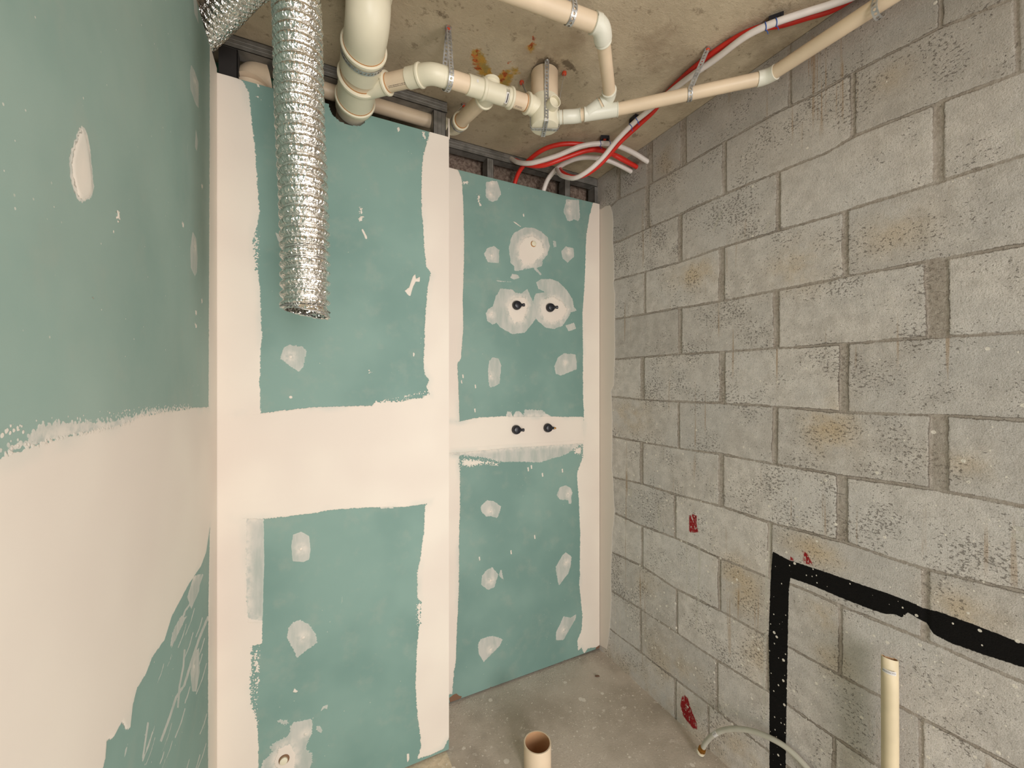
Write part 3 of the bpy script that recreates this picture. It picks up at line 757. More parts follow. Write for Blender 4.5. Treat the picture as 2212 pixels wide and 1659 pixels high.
# low first course is dirtier / brownish
g.A['ST'] = np.maximum(g.A['ST'], .55*np.clip(1-(g.V-.0)/.12, 0, 1))
g.poly('K', [(1669,1191),(1706,1211),(1712,1212),(1790,1238),(1859,1262),(1938,1289),(1979,1306),(1994,1314),(2019,1319),(2030,1322),(2096,1346),(2212,1391),(2400,1470),(2400,1525),(2212,1442),(2127,1415),(2051,1388),(2016,1369),(2000,1345),(1992,1342),(1962,1323),(1948,1334),(1932,1327),(1910,1326),(1872,1313),(1813,1290),(1758,1266),(1707,1248),(1704,1277),(1702,1372),(1700,1480),(1697,1659),(1696,2300),(1660,2300),(1662,1659),(1662,1480),(1660,1380),(1665,1236)])
g.poly('RD', [(1489,1114),(1497,1111),(1505,1115),(1504,1130),(1508,1149),(1498,1150),(1489,1149)]); g.poly('RD', [(1735,1192),(1742,1194),(1756,1221),(1737,1216)]); g.poly('RD', [(1707,1203),(1713,1206),(1713,1211),(1706,1210)])
g.poly('RD', [(1473,1506),(1479,1502),(1486,1509),(1490,1525),(1496,1540),(1504,1560),(1506,1575),(1497,1573),(1486,1560),(1476,1546),(1470,1524)])
g.stroke('L', [(1510,1175),(1511,1230),(1509,1262),(1508,1300),(1505,1330),(1503,1360)], 5); g.stroke('L', [(1483,1150),(1484,1230),(1483,1300)], 2.5)
g.stroke('L', [(1664,1130),(1662,1180),(1656,1240),(1652,1400),(1650,1560)], 6); g.stroke('L', [(1423,1090),(1424,1150)], 4)
g.poly('L', [(2178,1134),(2200,1136),(2240,1150),(2240,1185),(2190,1165),(2180,1152),(2205,1152)])
g.poly('L', [(1355,1055),(1366,1056),(1366,1072),(1362,1075)]); g.stroke('L', [(1540,500),(1560,455)], 5); g.stroke('L', [(1650,505),(1665,475)], 5)
g.poly('L', [(1340,870),(1345,868),(1344,880)]); g.poly('L', [(1367,424),(1370,426),(1370,440),(1366,436)]); g.poly('L', [(2190,275),(2204,280),(2206,320),(2194,312)])
rg_ = [(1298,452),(1303,448),(1308,444),(1318,443),(1323,457),(1325,480),(1324,522),(1327,560),(1327,602),(1325,612),(1329,640),(1328,700),(1329,750),(1328,780),(1326,834),(1320,845),(1322,870),(1323,907),(1323,940),(1322,1012),(1325,1040),(1326,1075),(1328,1103),(1326,1130),(1323,1150),(1322,1193),(1320,1250),(1321,1300),(1318,1352),(1314,1386),(1311,1404),(1304,1399),(1297,1395)]
g.poly('W', rg_+[(1285,1395),(1285,445)])
cw = np.clip(g.A['W']/.003, 0, 1)
hgt = -.0026*np.clip(-J/.0045, 0, 1)*(1-cw)+.0012*cw
g.A['RG'] = np.zeros(g.U.shape)
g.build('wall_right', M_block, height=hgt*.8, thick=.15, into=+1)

# ================================================================ CEILING
g = Grid(np.concatenate([np.arange(-1.3, -.3, .05), np.arange(-.3, XR+.0, .008), [XR+.1]]), np.concatenate([np.arange(-1.3, .3, .05), np.arange(.3, 2.0, .008), [2.3]]), CE, 'Z')
for n_ in ('PY', 'PR', 'SM'): g.layer(n_)
g.poly('PY', [(1019,108),(1033,103),(1046,119),(1057,144),(1068,170),(1066,190),(1052,170),(1033,160),(1019,132)])
g.poly('PY', [(1080,160),(1096,150),(1106,165),(1100,184),(1086,188),(1070,184)], grow=.004); g.poly('PY', [(1106,146),(1118,146),(1122,158),(1108,163)]); g.poly('PY', [(1149,92),(1156,103),(1147,112),(1141,103)], grow=.004)
g.poly('PR', [(1018,118),(1028,112),(1036,130),(1040,150),(1030,158),(1020,138)], grow=-.004); g.poly('PR', [(1028,104),(1034,104),(1037,116),(1031,118)])
g.poly('PR', [(1090,152),(1097,158),(1090,176),(1080,176)]); g.poly('PR', [(1094,132),(1110,120),(1108,138),(1094,144)], grow=-.006); g.poly('PR', [(1152,80),(1156,84),(1152,98),(1147,110),(1142,100),(1148,92)])
for q_ in ([(1205,128),(1232,122),(1250,140),(1258,176),(1250,190),(1238,160),(1215,150),(1205,140)], [(1222,196),(1234,216),(1230,220),(1218,200)], [(1125,175),(1140,150),(1158,128),(1163,131),(1145,158),(1130,180)],
           [(880,5),(920,12),(965,20),(975,40),(958,48),(930,30),(885,14)], [(1000,50),(1025,52),(1025,62),(1003,60)], [(1158,120),(1200,120),(1215,140),(1205,180),(1150,200),(1140,150)],
           [(835,20),(855,25),(850,35),(836,30)], [(1095,20),(1120,22),(1115,36),(1098,30)], [(1715,55),(1730,50),(1735,58),(1720,62)], [(1325,150),(1337,145),(1337,150),(1327,156)],
           [(1268,190),(1276,188),(1280,203),(1272,205)]):
    g.poly('SM', q_, grow=-.012)
g.build('ceiling', M_ceil, thick=.15, into=+1, flip=True)

# ================================================================ FLOOR + surrounding shell
def slab(name, a, b, mat):
    m = MB(); m.box(a, b); o = m.build(name, mat); o['kind'] = 'structure'; return o
slab('floor', (-1.3, -1.3, -.10), (XR+.12, 2.3, 0), M_floor)
slab('wall_shaft_back', (-.9, 1.96, 0), (XR, 2.06, H+CE), M_shaft)
M_wh = flat('painted_plaster', lin(225, 216, 205), .9)
slab('wall_next_room', (-.60, -1.3, 0), (-.50, 1.60, H+CE), M_wh)
slab('wall_shaft_side', (-.60, 1.69, 0), (-.33, 1.95, H+CE), M_shaft)
m = MB(); zt_ = H+CE
m.box((XR, -1.42, 0), (XR+.15, -.98, zt_)); m.box((XR, -.98, 2.12), (XR+.15, -.045, zt_)); o = m.build('wall_right_rear', M_shaft); o['kind'] = 'structure'
m = MB()
for a_, b_ in (((-.60, -1.42, 0), (-.10, -1.30, zt_)), ((.94, -1.42, 0), (XR+.12, -1.30, zt_)), ((-.10, -1.42, 2.10), (.94, -1.30, zt_))): m.box(a_, b_)  # rear opening kept so the added fill light can enter
o = m.build('wall_front', M_shaft); o['kind'] = 'structure'
# back of the alcove behind the studs: rough block
g = Grid(np.arange(XB+.02, XR+.001, .01), np.arange(H+.7, H+CE, .01), 1.86, 'Y')
slab('wall_alcove_back', (XB+.01, 1.865, H-.2), (XR, 1.94, H+CE), M_shaft)

# ================================================================ steel framing
def cprofile(name, label, a, b, face_dir, w_, dep, lab_cat='stud', mat=M_galvd, group=None, t=.0015):
    """C-channel from a to b; web w_ wide along `face_dir`, flanges dep deep along +Y"""
    a, b = Vector(a), Vector(b); ax = (b-a).normalized(); f = Vector(face_dir).normalized(); y = ax.cross(f)
    if y.y < 0: y = -y
    root = empty(name, a, label, lab_cat, group)
    def bar(nm, o0, s1, s2):
        m = MB(); q = []
        for p in (a, b):
            for i, j in ((0, 0), (1, 0), (1, 1), (0, 1)): q.append(p+o0+s1*i+s2*j)
        m.add(q, [(0, 1, 2, 3), (7, 6, 5, 4), (0, 4, 5, 1), (1, 5, 6, 2), (2, 6, 7, 3), (3, 7, 4, 0)])
        return m.build(nm, mat, root)
    bar('web', Vector((0, 0, 0)), f*w_, y*t)
    bar('flange', Vector((0, 0, 0)), f*t, y*dep)
    bar('flange', f*(w_-t), f*t, y*dep)
    for k_ in (.35, .65): # pressed ribs of the web
        m = MB(); c0 = f*(w_*k_); q = []
        for p in (a, b):
            q += [p+c0-f*.0015, p+c0+f*.0015, p+c0-y*.0012]
        m.add(q, [(0, 1, 2), (5, 4, 3), (0, 3, 4, 1), (1, 4, 5, 2), (2, 5, 3, 0)]); m.build('rib', mat, root)
    return root
zc = H+CE-.001
cprofile('ceiling_track', 'grey steel track along the ceiling above the taller green board by the foil duct', (XL+.01, 1.556, zc-.042), (XB-.003, 1.556, zc-.042), (0, 0, 1), .041, .055, 'track')
cprofile('ceiling_track', 'grey steel track along the ceiling above the recessed board, behind the red and white tubes', (XB+.02, 1.776, zc-.044), (XR-.006, 1.776, zc-.044), (0, 0, 1), .043, .045, 'track')
cprofile('metal_stud', 'short steel stud at the outer corner of the taller board, beside the pipe elbow', (.437, 1.558, H+.70), (.437, 1.558, zc-.045), (1, 0, 0), .050, .04)
for (u, lab) in ((1052, 'leftmost steel stud showing above the recessed board'), (1220, 'middle steel stud above the recessed board, behind the looped white tube'), (1284, 'steel stud above the recessed board, next to the block wall')):
    p = at(u, 380, Y=1.778)
    cprofile('metal_stud', lab, (p.x, 1.778, H+.70), (p.x, 1.778, zc-.046), (1, 0, 0), .034, .055)
p = at(472, 150, Y=1.558)
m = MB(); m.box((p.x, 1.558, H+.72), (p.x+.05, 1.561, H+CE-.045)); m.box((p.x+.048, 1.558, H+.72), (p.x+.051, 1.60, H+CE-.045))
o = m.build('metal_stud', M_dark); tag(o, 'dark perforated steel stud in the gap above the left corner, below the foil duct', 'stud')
m = MB(); m.box((-.29, 1.715, H+.60), (-.03, 1.728, H+CE-.003))
tag(m.build('drywall_offcut', M_greenback), 'green board deep in the gap behind the wide beige pipe bend', 'board')

# ================================================================ wide beige pipe inside the shaft
root = empty('waste_pipe', R(-.168, 1.622, -.3), 'wide beige pipe bend behind the top of the board, left of the hanging foil duct', 'pipe')
m = MB(); c0 = R(-.168, 1.622, 0)
m.sweep([R(-.168, 1.622, -.3), R(-.168, 1.622, .99)], .052, 48); m.build('riser', M_pipe, root, True)
m = MB(); pts = [R(-.168, 1.622, .99)]
for i in range(1, 9):
    a = math.radians(80*i/8); pts.append(R(-.168+.055*(1-math.cos(a)), 1.622+.02*math.sin(a), .99+.055*math.sin(a)))
m.sweep(pts, .0545, 48); m.build('elbow', M_pipe, root, True)
# horizontal pipe in the shaft + elbow + slope up to the tee
root = empty('shaft_drain_pipe', R(-.02, 1.615, 1.045), 'dim tan pipe running sideways in the gap above the taller board to a cream elbow', 'pipe')
e0 = R(.495, 1.612, 1.045)
pipe('pipe', R(-.04, 1.60, 1.040), e0, .0265, root)
tA, tB = R(.541, 1.262, .965), R(.536, 1.545, 1.028)
dB = (tA-tB).normalized()
bend('elbow', e0, (1, 0, 0), tB, dB, .030, root, k=.6)
collar('socket', e0-Vector((.030, 0, 0)), e0+Vector((.004, 0, 0)), .0305, .0335, root)
collar('socket', tB-dB*.002, tB+dB*.030, .0305, .0335, root); glue_ring(tB+dB*.031, dB, .0265, root)
pipe('pipe', tB, tA-dB*.03, .0255, root, M_pipe)

# ================================================================ soil pipe
SX, SZ = .148, .985
root = empty('soil_pipe', R(SX, 1.2, 1.10), 'thick cream soil pipe dropping from the ceiling and bending back over the taller board', 'pipe')
def SP(y, z=SZ): return R(SX, y, z)
pipe('ceiling_stub', R(SX, 1.165, CE-.004), R(SX, 1.165, 1.058), .055, root)
bend('elbow', R(SX, 1.165, 1.078), (0, 0, -1), SP(1.262), (0, 1, 0), .0585, root, k=.60, n=20)
collar('socket', R(SX, 1.165, 1.050), R(SX, 1.165, 1.078), .0605, .065, root)
collar('socket', SP(1.366), SP(1.262), .0605, .0655, root, ring_len=.013); glue_ring(SP(1.2615), (0, -1, 0), .0585, root)
pipe('pipe', SP(1.36), SP(1.44), .0555, root)
collar('wye_fitting', SP(1.520), SP(1.395), .0605, .0660, root, ring_len=.013); glue_ring(SP(1.394), (0, -1, 0), .0555, root)
collar('socket', SP(1.575), SP(1.508), .0608, .0665, root, ring_len=.013); glue_ring(SP(1.507), (0, -1, 0), .0605, root)
pipe('pipe', SP(1.53), SP(1.66), .0555, root)
bE = R(.318, 1.262, .955)
b0 = R(SX+.01, 1.425, .965); bd = (bE-b0).normalized()
m = MB(); m.sweep(straight(b0, b0+bd*.085), [.034, .0315], 48); m.build('branch', M_fit, root, True)
collar('socket', b0+bd*.060, b0+bd*.105, .0315, .0355, root); glue_ring(b0+bd*.1055, bd, .0265, root)

# ================================================================ branch drain, wye -> floor-drain body
root = empty('branch_drain_pipe', R(.34, 1.24, .95), 'tan and cream pipe run between the thick soil pipe and the cylindrical drain body', 'pipe')
def MP(x): return R(x, 1.234+(x-.336)*.045, .950+(x-.336)*.06)
pipe('pipe', b0+bd*.095, bE, .0265, root)
md = (MP(.6)-MP(.5)).normalized()
collar('socket', bE-bd*.050, bE, .0300, .0345, root)
bend('elbow', bE-bd*.004, bd, MP(.385), md, .0300, root, k=.5)
collar('socket', MP(.372), MP(.402), .0300, .0345, root)
pipe('pipe', MP(.39), MP(.47), .0265, root)
m = MB(); m.sweep([MP(.458), MP(.4595), MP(.60)], [.0285, .0300, .0300], 48); m.build('tee_fitting', M_fit, root, True)
collar('tee_ring', MP(.505), MP(.520), .0305, .0345, root, ring_len=.013)
collar('socket', MP(.585), MP(.622), .0300, .0345, root)
m = MB(); tq = MP(.545); m.sweep(straight(tq, tq+(tB-tq).normalized()*.052), .030, 40); m.build('branch', M_fit, root, True)
tdir = (tB-tq).normalized(); collar('branch_ring', tq+tdir*.035, tq+tdir*.062, .030, .0345, root)
m = MB(); up = Vector((.0, .05, .99)).normalized(); m.sweep([tq, tq+up*.028, tq+up*.029, tq+up*.038], [.025, .025, .029, .029], 40, inner=.003); m.build('capped_inlet', M_fit, root, True)
pipe('pipe', MP(.61), MP(.68), .0265, root)
glue_ring(MP(.673), md, .0265, root)
# marks printed on the pipes
def sticker(name, c, axis, r, w_, h_, rot, parent, mat=M_label, lift=.0006, text=None, tmat=None, tsize=.006, up=None):
    """rectangle wrapped round a pipe: centre direction given by rot (vector from the axis), w_ around, h_ along"""
    axis = Vector(axis).normalized(); rot = Vector(rot); rot = (rot-axis*rot.dot(axis)).normalized(); side = axis.cross(rot)
    def P(a_along, b_round, rr): 
        th = b_round/r; return Vector(c)+axis*a_along+(rot*math.cos(th)+side*math.sin(th))*rr
    m = MB(); n = 10; vs = []
    for rr in (r+lift, r-.0003):
        for i in range(n+1):
            for s in (-1, 1): vs.append(P(s*h_/2, -w_/2+w_*i/n, rr))
    fs = []
    k2 = 2*(n+1)
    for i in range(n):
        a = 2*i; fs.append((a, a+1, a+3, a+2)); fs.append((k2+a, k2+a+2, k2+a+3, k2+a+1))
        fs.append((a, a+2, k2+a+2, k2+a)); fs.append((a+1, k2+a+1, k2+a+3, a+3))
    fs.append((0, k2, k2+1, 1)); e = 2*n; fs.append((e, e+1, k2+e+1, k2+e))
    m.add(vs, fs); o = m.build(name, mat, parent)
    if text:
        cu = bpy.data.curves.new('t', 'FONT'); cu.body = text; cu.size = tsize; cu.align_x = 'CENTER'; cu.align_y = 'CENTER'
        to = bpy.data.objects.new('t', cu); COL.objects.link(to)
        dg = bpy.context.evaluated_depsgraph_get(); me = bpy.data.meshes.new_from_object(to.evaluated_get(dg))
        bpy.data.objects.remove(to)
        for v in me.vertices:
            x, y = v.co.x, v.co.y
            if up == 'axis': v.co = P(y, -x if False else x, r+lift+.0003)
            else: v.co = P(x, -y, r+lift+.0003)
        obj('lettering', me, tmat or M_ink, o)
    return o
camv = lambda p: (Vector((0, 0, H))-Vector(p))
c_ = MP(.592); sticker('product_sticker', c_, md, .0300, .034, .010, camv(c_)+Vector((0, 0, -.2)), root)
c_ = MP(.592); sticker('sticker_print', c_+md*.0005, md, .0300, .026, .0035, camv(c_)+Vector((0, 0, -.2)), root, M_inkd, lift=.0012)
c_ = MP(.482); sticker('product_sticker', c_, md, .0300, .010, .006, camv(c_)+Vector((0, 0, .9)), root)
random.seed(3)
def print_line(c0, c1, axis, r, off, parent, n=16):
    m = MB(); ax = Vector(axis).normalized()
    c0, c1 = Vector(c0), Vector(c1); rot = camv((c0+c1)/2); rot = (rot-ax*rot.dot(ax)).normalized(); side = ax.cross(rot)
    for row in (0, .004):
        x = 0; L = (c1-c0).length
        while x < L:
            w2 = random.uniform(.001, .0045)
            th = (off+row)/r
            def P(a, b, rr): return c0+ax*a+(rot*math.cos(th+b/r)+side*math.sin(th+b/r))*rr
            vs = [P(x, 0, r+.0004), P(x+w2, 0, r+.0004), P(x+w2, .0013, r+.0004), P(x, .0013, r+.0004), P(x, 0, r-.0002), P(x+w2, 0, r-.0002), P(x+w2, .0013, r-.0002), P(x, .0013, r-.0002)]
            m.add(vs, [(0, 1, 2, 3), (7, 6, 5, 4), (0, 4, 5, 1), (1, 5, 6, 2), (2, 6, 7, 3), (3, 7, 4, 0)])
            x += w2+random.uniform(.0008, .003)
    return m.build('printed_marking', M_inkd, parent)
print_line(b0+bd*.115, b0+bd*.185, bd, .0265, .008, root)
print_line(MP(.632), MP(.66), md, .0265, .016, root)

# ================================================================ floor-drain body
DX, DY = .757, 1.2536
root = empty('drain_body', R(DX, DY, .92), 'cylindrical cream drain body hanging from the ceiling with two crossed metal straps', 'drain')
m = MB(); m.sweep([R(DX, DY, .998), R(DX, DY, CE-.003)], .0478, 64); m.build('riser', M_pipe, root, True)
m = MB(); m.sweep([R(DX, DY, z) for z in (.906, .908, .916, 1.000, 1.008)], [.044, .0475, .0500, .0500, .0488], 64); m.build('trap_body', M_fit, root, True)
m = MB(); q0, q1 = MP(.690), R(DX-.030, DY, .968)
m.sweep([q0, lerp(q0, q1, .5), q1, R(DX-.01, DY, .968)], [.0300, .0315, .036, .038], 48); m.build('inlet', M_fit, root, True)
collar('inlet_ring', MP(.705), MP(.678), .0305, .0350, root)
sd = Vector((-.06, -.99, -.04)).normalized(); s0 = R(DX, DY, .958)
m = MB(); m.sweep([s0+sd*.030, s0+sd*.078], .0205, 40, inner=.0022); m.build('open_inlet', M_fit, root, True)
m = MB(); m.sweep([s0+sd*.055, s0+sd*.066], .0185, 40); m.build('membrane', M_fit, root, True)
osd = (R(.806, 1.218, .942)-R(DX, DY, .942)); osd.z = 0; osd.normalize(); o0 = R(DX, DY, .940)
m = MB(); m.sweep([o0+osd*.035, o0+osd*.058], .0215, 40); m.build('outlet', M_fitw, root, True)

# ================================================================ small waste run along the right
root = empty('waste_pipe', R(.81, 1.21, .942), 'slim cream waste pipe running from the drain body along the top of the block wall', 'pipe')
w0 = o0+osd*.052; w1 = R(.862, 1.186, .944); w2 = R(.945, 1.128, .949); w3 = R(1.318, .806, .978); w4 = R(1.318, .45, .958)
wd = (w3-w2).normalized()
collar('socket', w0+osd*.012, w0, .0225, .0245, root, M_fitw, .004)
pipe('pipe', w0, w0+osd*.02, .0200, root)
bend('elbow', w0+osd*.014, osd, w1, wd, .0228, root, M_fitw, k=.5)
collar('socket', w1-wd*.012, w1+wd*.004, .0230, .0243, root, M_fitw, .003)
pipe('pipe', w1, w1+wd*.03, .0200, root)
collar('wye_fitting', w2+wd*.030, w1+wd*.014, .0228, .0245, root, M_fitw, .004, both=True)
pipe('pipe', w2, w3-wd*.01, .0203, root)
bend('elbow', w3-wd*.028, wd, w3+(w4-w3).normalized()*.028, (w4-w3), .0228, root, M_fitw, k=.45)
pipe('pipe', w3, R(1.318, -1.1, .95), .0203, root)
# second arm rising out of the wye
root = empty('waste_pipe', R(.91, 1.13, .96), 'slim cream waste pipe rising from the wye and crossing the ceiling towards the top edge', 'pipe')
v0 = w1+wd*.028; v1 = at(1299, 224, d=1.42); v2 = at(1316, 196, d=1.378); v3 = at(1303, 88, d=1.192); v4 = at(1290, 52, d=1.150); v5 = at(1150, 0, d=1.08)
va = (v1-v0).normalized(); vb = (v3-v2).normalized(); vc = (v5-v4).normalized()
m = MB(); m.sweep([v0, v1-va*.008], .0226, 40); m.build('wye_arm', M_fitw, root, True)
collar('socket', v1-va*.02, v1-va*.004, .0228, .0243, root, M_fitw, .003)
pipe('pipe', v1-va*.01, v1+va*.008, .0200, root)
bend('elbow', v1+va*.003, va, v2, vb, .0228, root, M_fitw, k=.55)
collar('socket', v2-vb*.014, v2+vb*.002, .0228, .0246, root, M_fitw, .003)
pipe('pipe', v2-vb*.005, v3+vb*.01, .0200, root)
collar('socket', v3+vb*.012, v3-vb*.004, .0228, .0246, root, M_fitw, .003)
bend('elbow', v3+vb*.008, vb, v4+vc*.01, vc, .0262, root, M_fitw, k=.5)
collar('socket', v4-vc*.008, v4+vc*.014, .0264, .0280, root, M_fitw, .003)
pipe('pipe', v4+vc*.006, v4+vc*.75, .0240, root)

# ================================================================ perforated straps
def loop_path(c, axis, r, anchor, n=22, spread=.0):
    """from the anchor down round the pipe and back to the anchor"""
    c, anchor = Vector(c), Vector(anchor); axis = Vector(axis).normalized()
    up = (anchor-c); up -= axis*up.dot(axis); up.normalize(); side = axis.cross(up).normalized()
    pts = [anchor+side*.004]
    for i in range(n+1):
        a = math.radians(20-220*i/n); pts.append(c+side*math.cos(a)*r+up*math.sin(a)*r)
    pts.append(anchor-side*.004+axis*.001)
    out = []
    for i in range(len(pts)-1): out += straight(pts[i], pts[i+1], 6 if i in (0, len(pts)-2) else 1)[:-1]
    return out+[pts[-1]]
def strap(label, c, axis, r, anchor, width=.016, plug=True, par_name='perforated_strap'):
    rt = empty(par_name, anchor, label, 'strap', 'perforated pipe straps')
    ribbon('band', loop_path(c, axis, r, anchor), axis, width, M_strap, rt)
    m = MB(); a = Vector(anchor); m.sweep([a+Vector((0, 0, .006)), a-Vector((0, 0, .004)), a-Vector((0, 0, .006))], [.0075, .0075, .004], 16)
    m.build('wall_plug', M_orange, rt, True)
    m = MB(); m.box(a+Vector((-.009, -.009, -.0015)), a+Vector((.009, .009, .001))); m.build('tab', M_galv, rt)
    return rt
za = CE-.004
strap('perforated strap with orange plug holding the cream elbow beside the soil pipe', MP(.392), md, .036, at(968, 62, Z=za))
pc = lerp(w2, w3, .53); strap('perforated strap with orange plug holding the slim pipe near the block wall', pc, wd, .0225, at(1528, 106, Z=za), .014)
pc = v4+vc*.085; a_ = Vector(pc); a_.z = H+za; strap('perforated strap round the slim waste pipe at the top centre edge', pc, vc, .026, a_, .016)
pc = R(1.318, .520, .962); a_ = Vector(pc)+Vector((.0, -.02, 0)); a_.z = H+za; strap('perforated strap round the slim pipe at the top right edge', pc, (0, 1, 0), .0225, a_, .014)
pc = SP(1.292); a_ = Vector(pc); a_.z = H+za
strap('perforated strap wrapped round the collar of the thick soil pipe', pc, (0, 1, 0), .0625, a_, .015)
pc = tB+dB*.004; a_ = Vector(pc)+Vector((.02, 0, 0)); a_.z = H+za
strap('dark perforated strap under the cream elbow at the corner of the taller board', pc, dB, .0325, a_, .012)
# two crossed straps of the drain body
def over(a, b, r, dirv, zt):
    d_ = Vector(dirv).normalized(); q = []
    c = R(DX, DY, 0)
    q += straight(a, c+d_*r+Vector((0, 0, 1.0)), 5)[:-1]
    q += straight(c+d_*r+Vector((0, 0, 1.0)), c+d_*r+Vector((0, 0, .910)), 6)
    q += straight(c+d_*(r-.006)+Vector((0, 0, .9035-zt)), c-d_*(r-.006)+Vector((0, 0, .9035-zt)), 8)
    q += straight(c-d_*r+Vector((0, 0, .910)), c-d_*r+Vector((0, 0, 1.0)), 6)
    q += straight(c-d_*r+Vector((0, 0, 1.0)), b, 5)[1:]
    return q
d1 = Vector((-.40, -.917, 0)); d2 = Vector((.917, -.40, 0))
a1 = R(DX, DY, za)+d1*.062; a1b = R(DX, DY, za)-d1*.060
rt = empty('perforated_strap', a1, 'perforated strap running down the front of the drain body', 'strap'); ribbon('band', over(a1, a1b, .0515, d1, 0), Vector((-d1.y, d1.x, 0)), .015, M_strap, rt)
m = MB(); m.sweep([a1-Vector((0, 0, .001)), a1-Vector((0, 0, .005))], [.007, .005], 12); m.build('bolt', M_galv, rt, True)
a2 = at(1127, 178, Z=za); a2b = at(1219, 158, Z=za)
rt = empty('perforated_strap', a2, 'perforated strap crossing under the drain body from side to side', 'strap'); ribbon('band', over(a2b, a2, .0515, d2, .0018), Vector((-d2.y, d2.x, 0)), .013, M_strap, rt)
for q_ in (a2, a2b):
    m = MB(); m.sweep([q_+Vector((0, 0, .003)), q_-Vector((0, 0, .005)), q_-Vector((0, 0, .007))], [.008, .008, .005], 14); m.build('wall_plug', M_orange, rt, True)

# ================================================================ foil duct
def foil():
    up_ = [R(-.372, 1.623, 1.030), R(-.297, 1.501, 1.036), R(-.21, 1.36, 1.038), R(-.14, 1.24, 1.036), R(-.075, 1.155, 1.020), R(-.036, 1.115, .97)]+[at(u, v, d=.98) for (u, v) in ((641, 10), (645, 120), (648, 240), (653, 350), (658, 470), (660, 580), (660, 672))]
    P = smoothpath(up_, .0028)
    rt = empty('foil_duct', P[-1], 'crinkled silver foil duct hanging down in front of the taller green board', 'duct')
    pitch = .0235; rad = .0500
    Lt = sum((P[i]-P[i-1]).length for i in range(1, len(P)))
    def rf(L, a, r):
        ph = (L/pitch - a/(2*math.pi)) % 1.0
        sharp = .62 if L < Lt-.16 else 1.15
        b = abs(math.sin(math.pi*ph))**sharp if abs(math.sin(math.pi*ph)) > 0 else 0
        nz = mn.noise(Vector((L*55, math.cos(a)*3.2, math.sin(a)*3.2)))*.0006 + mn.noise(Vector((L*160, math.cos(a)*9, math.sin(a)*9)))*.0006
        return r-.0075+.0125*b+nz*(.3+b)
    m = MB(); m.sweep(P, rad, 110, cap=False, inner=None, rfun=rf)
    fr = m.frames; sl = m.build('sleeve', M_foil, rt, False)
    hx = []; nfr = len(fr); Lc = 0.0
    for i in range(nfr-1):
        (p0, x0, y0, l0), (p1, x1, y1, l1) = fr[i], fr[i+1]
        for t in (0., .2, .4, .6, .8):
            l_ = l0+(l1-l0)*t; a = 2*math.pi*l_/pitch
            hx.append(p0.lerp(p1, t)+(x0.lerp(x1, t)*math.cos(a)+y0.lerp(y1, t)*math.sin(a))*.0462)
    m = MB(); m.sweep(hx, .0017, 6, cap=False); m.build('wire_helix', M_foilw, rt, True)
    m = MB(); m.sweep(P[-40:], .0462, 60, cap=False); m.build('inner_lining', M_foil, rt, True)
    # wire end ring, slightly tilted, with torn foil lip
    m = MB(); c = P[-1]+Vector((0, 0, -.002)); ring = []
    for i in range(61):
        a = 2*math.pi*i/60; x, y = math.cos(a), math.sin(a)
        ring.append(c+Vector((x*.053, y*.053, -.010*x+.002*math.sin(5*a))))
    m.sweep(ring, .0016, 8, cap=False); m.build('end_wire', M_galv, rt, True)
    m = MB(); vs = []; n = 90
    for i in range(n):
        a = 2*math.pi*i/n; x, y = math.cos(a), math.sin(a)
        vs.append(c+Vector((x*.050, y*.050, .010))); j = random.uniform(-.0015, .0015)
        vs.append(c+Vector((x*.0545, y*.0545, -.010*x-.003+j))); vs.append(c+Vector((x*.0465, y*.0465, -.010*x-.001+j)))
    fs = []
    for i in range(n):
        a = 3*i; b = 3*((i+1) % n); fs += [(a, b, b+1, a+1), (a+1, b+1, b+2, a+2)]
    m.add(vs, fs); m.build('torn_lip', M_foil, rt, True)
random.seed(5); foil()

# ================================================================ PEX tubes
TUBES = {}
def tube(label, pts, r, mat, mats='pex_tube', cat='tube'):
    Q = [at(u, v, d=d_) for (u, v, d_) in pts]
    for (u, v, d_), p in zip(pts, Q):
        if v < 150: p.x = min(p.x, XR-.025+(.0 if mat is M_red else -.012))
    P = smoothpath(Q, .008)
    m = MB(); m.sweep(P, r, 24, inner=None); o = m.build(mats, mat, None, True); TUBES[label] = (P, r)
    return tag(o, label, cat)
tube('white tube arching from the ceiling track to the block wall, highest of the loops', [(1104,343,1.985),(1120,351,1.93),(1149,352,1.885),(1199,338,1.855),(1255,316,1.835),(1303,310,1.835),(1334,315,1.85),(1368,330,1.875),(1400,350,1.90)], .0108, M_white)
tube('red tube running just under the upper white tube through the black clip', [(1113,346,1.985),(1142,357,1.915),(1176,357,1.875),(1221,341,1.860),(1266,326,1.86),(1296,325,1.875),(1335,338,1.915),(1364,354,1.955),(1380,362,1.985)], .0100, M_red)
tube('red tube rising out of the board top in a wide arch to the block wall', [(1110,412,2.015),(1113,392,2.0),(1124,367,1.965),(1147,342,1.915),(1176,322,1.868),(1210,312,1.848),(1244,311,1.848),(1278,316,1.865),(1312,328,1.895),(1346,346,1.925),(1382,364,1.965)], .0100, M_red)
tube('white tube rising out of the board top in a low arch to the block wall', [(1168,434,2.075),(1174,412,2.06),(1185,385,2.03),(1210,359,1.99),(1244,343,1.955),(1278,340,1.945),(1312,346,1.955),(1341,358,1.97),(1370,374,2.0)], .0112, M_white)
zt = lambda v, z_: FPX*z_/(CY-v)
tube('white tube strapped along the ceiling edge to the top right, looping at its lower end', [(1203,366,1.995),(1210,377,1.93),(1224,383,1.88),(1244,384,1.835),(1273,367,1.795),(1303,339,1.765),(1334,301,1.72),(1370,265,1.675),(1402,238,1.615)]+[(u, v, zt(v, 1.066)) for (u, v) in ((1440,205),(1490,166),(1540,132),(1600,86),(1640,63),(1685,45),(1740,27),(1800,8),(1870,-20),(2000,-75))], .0100, M_white)
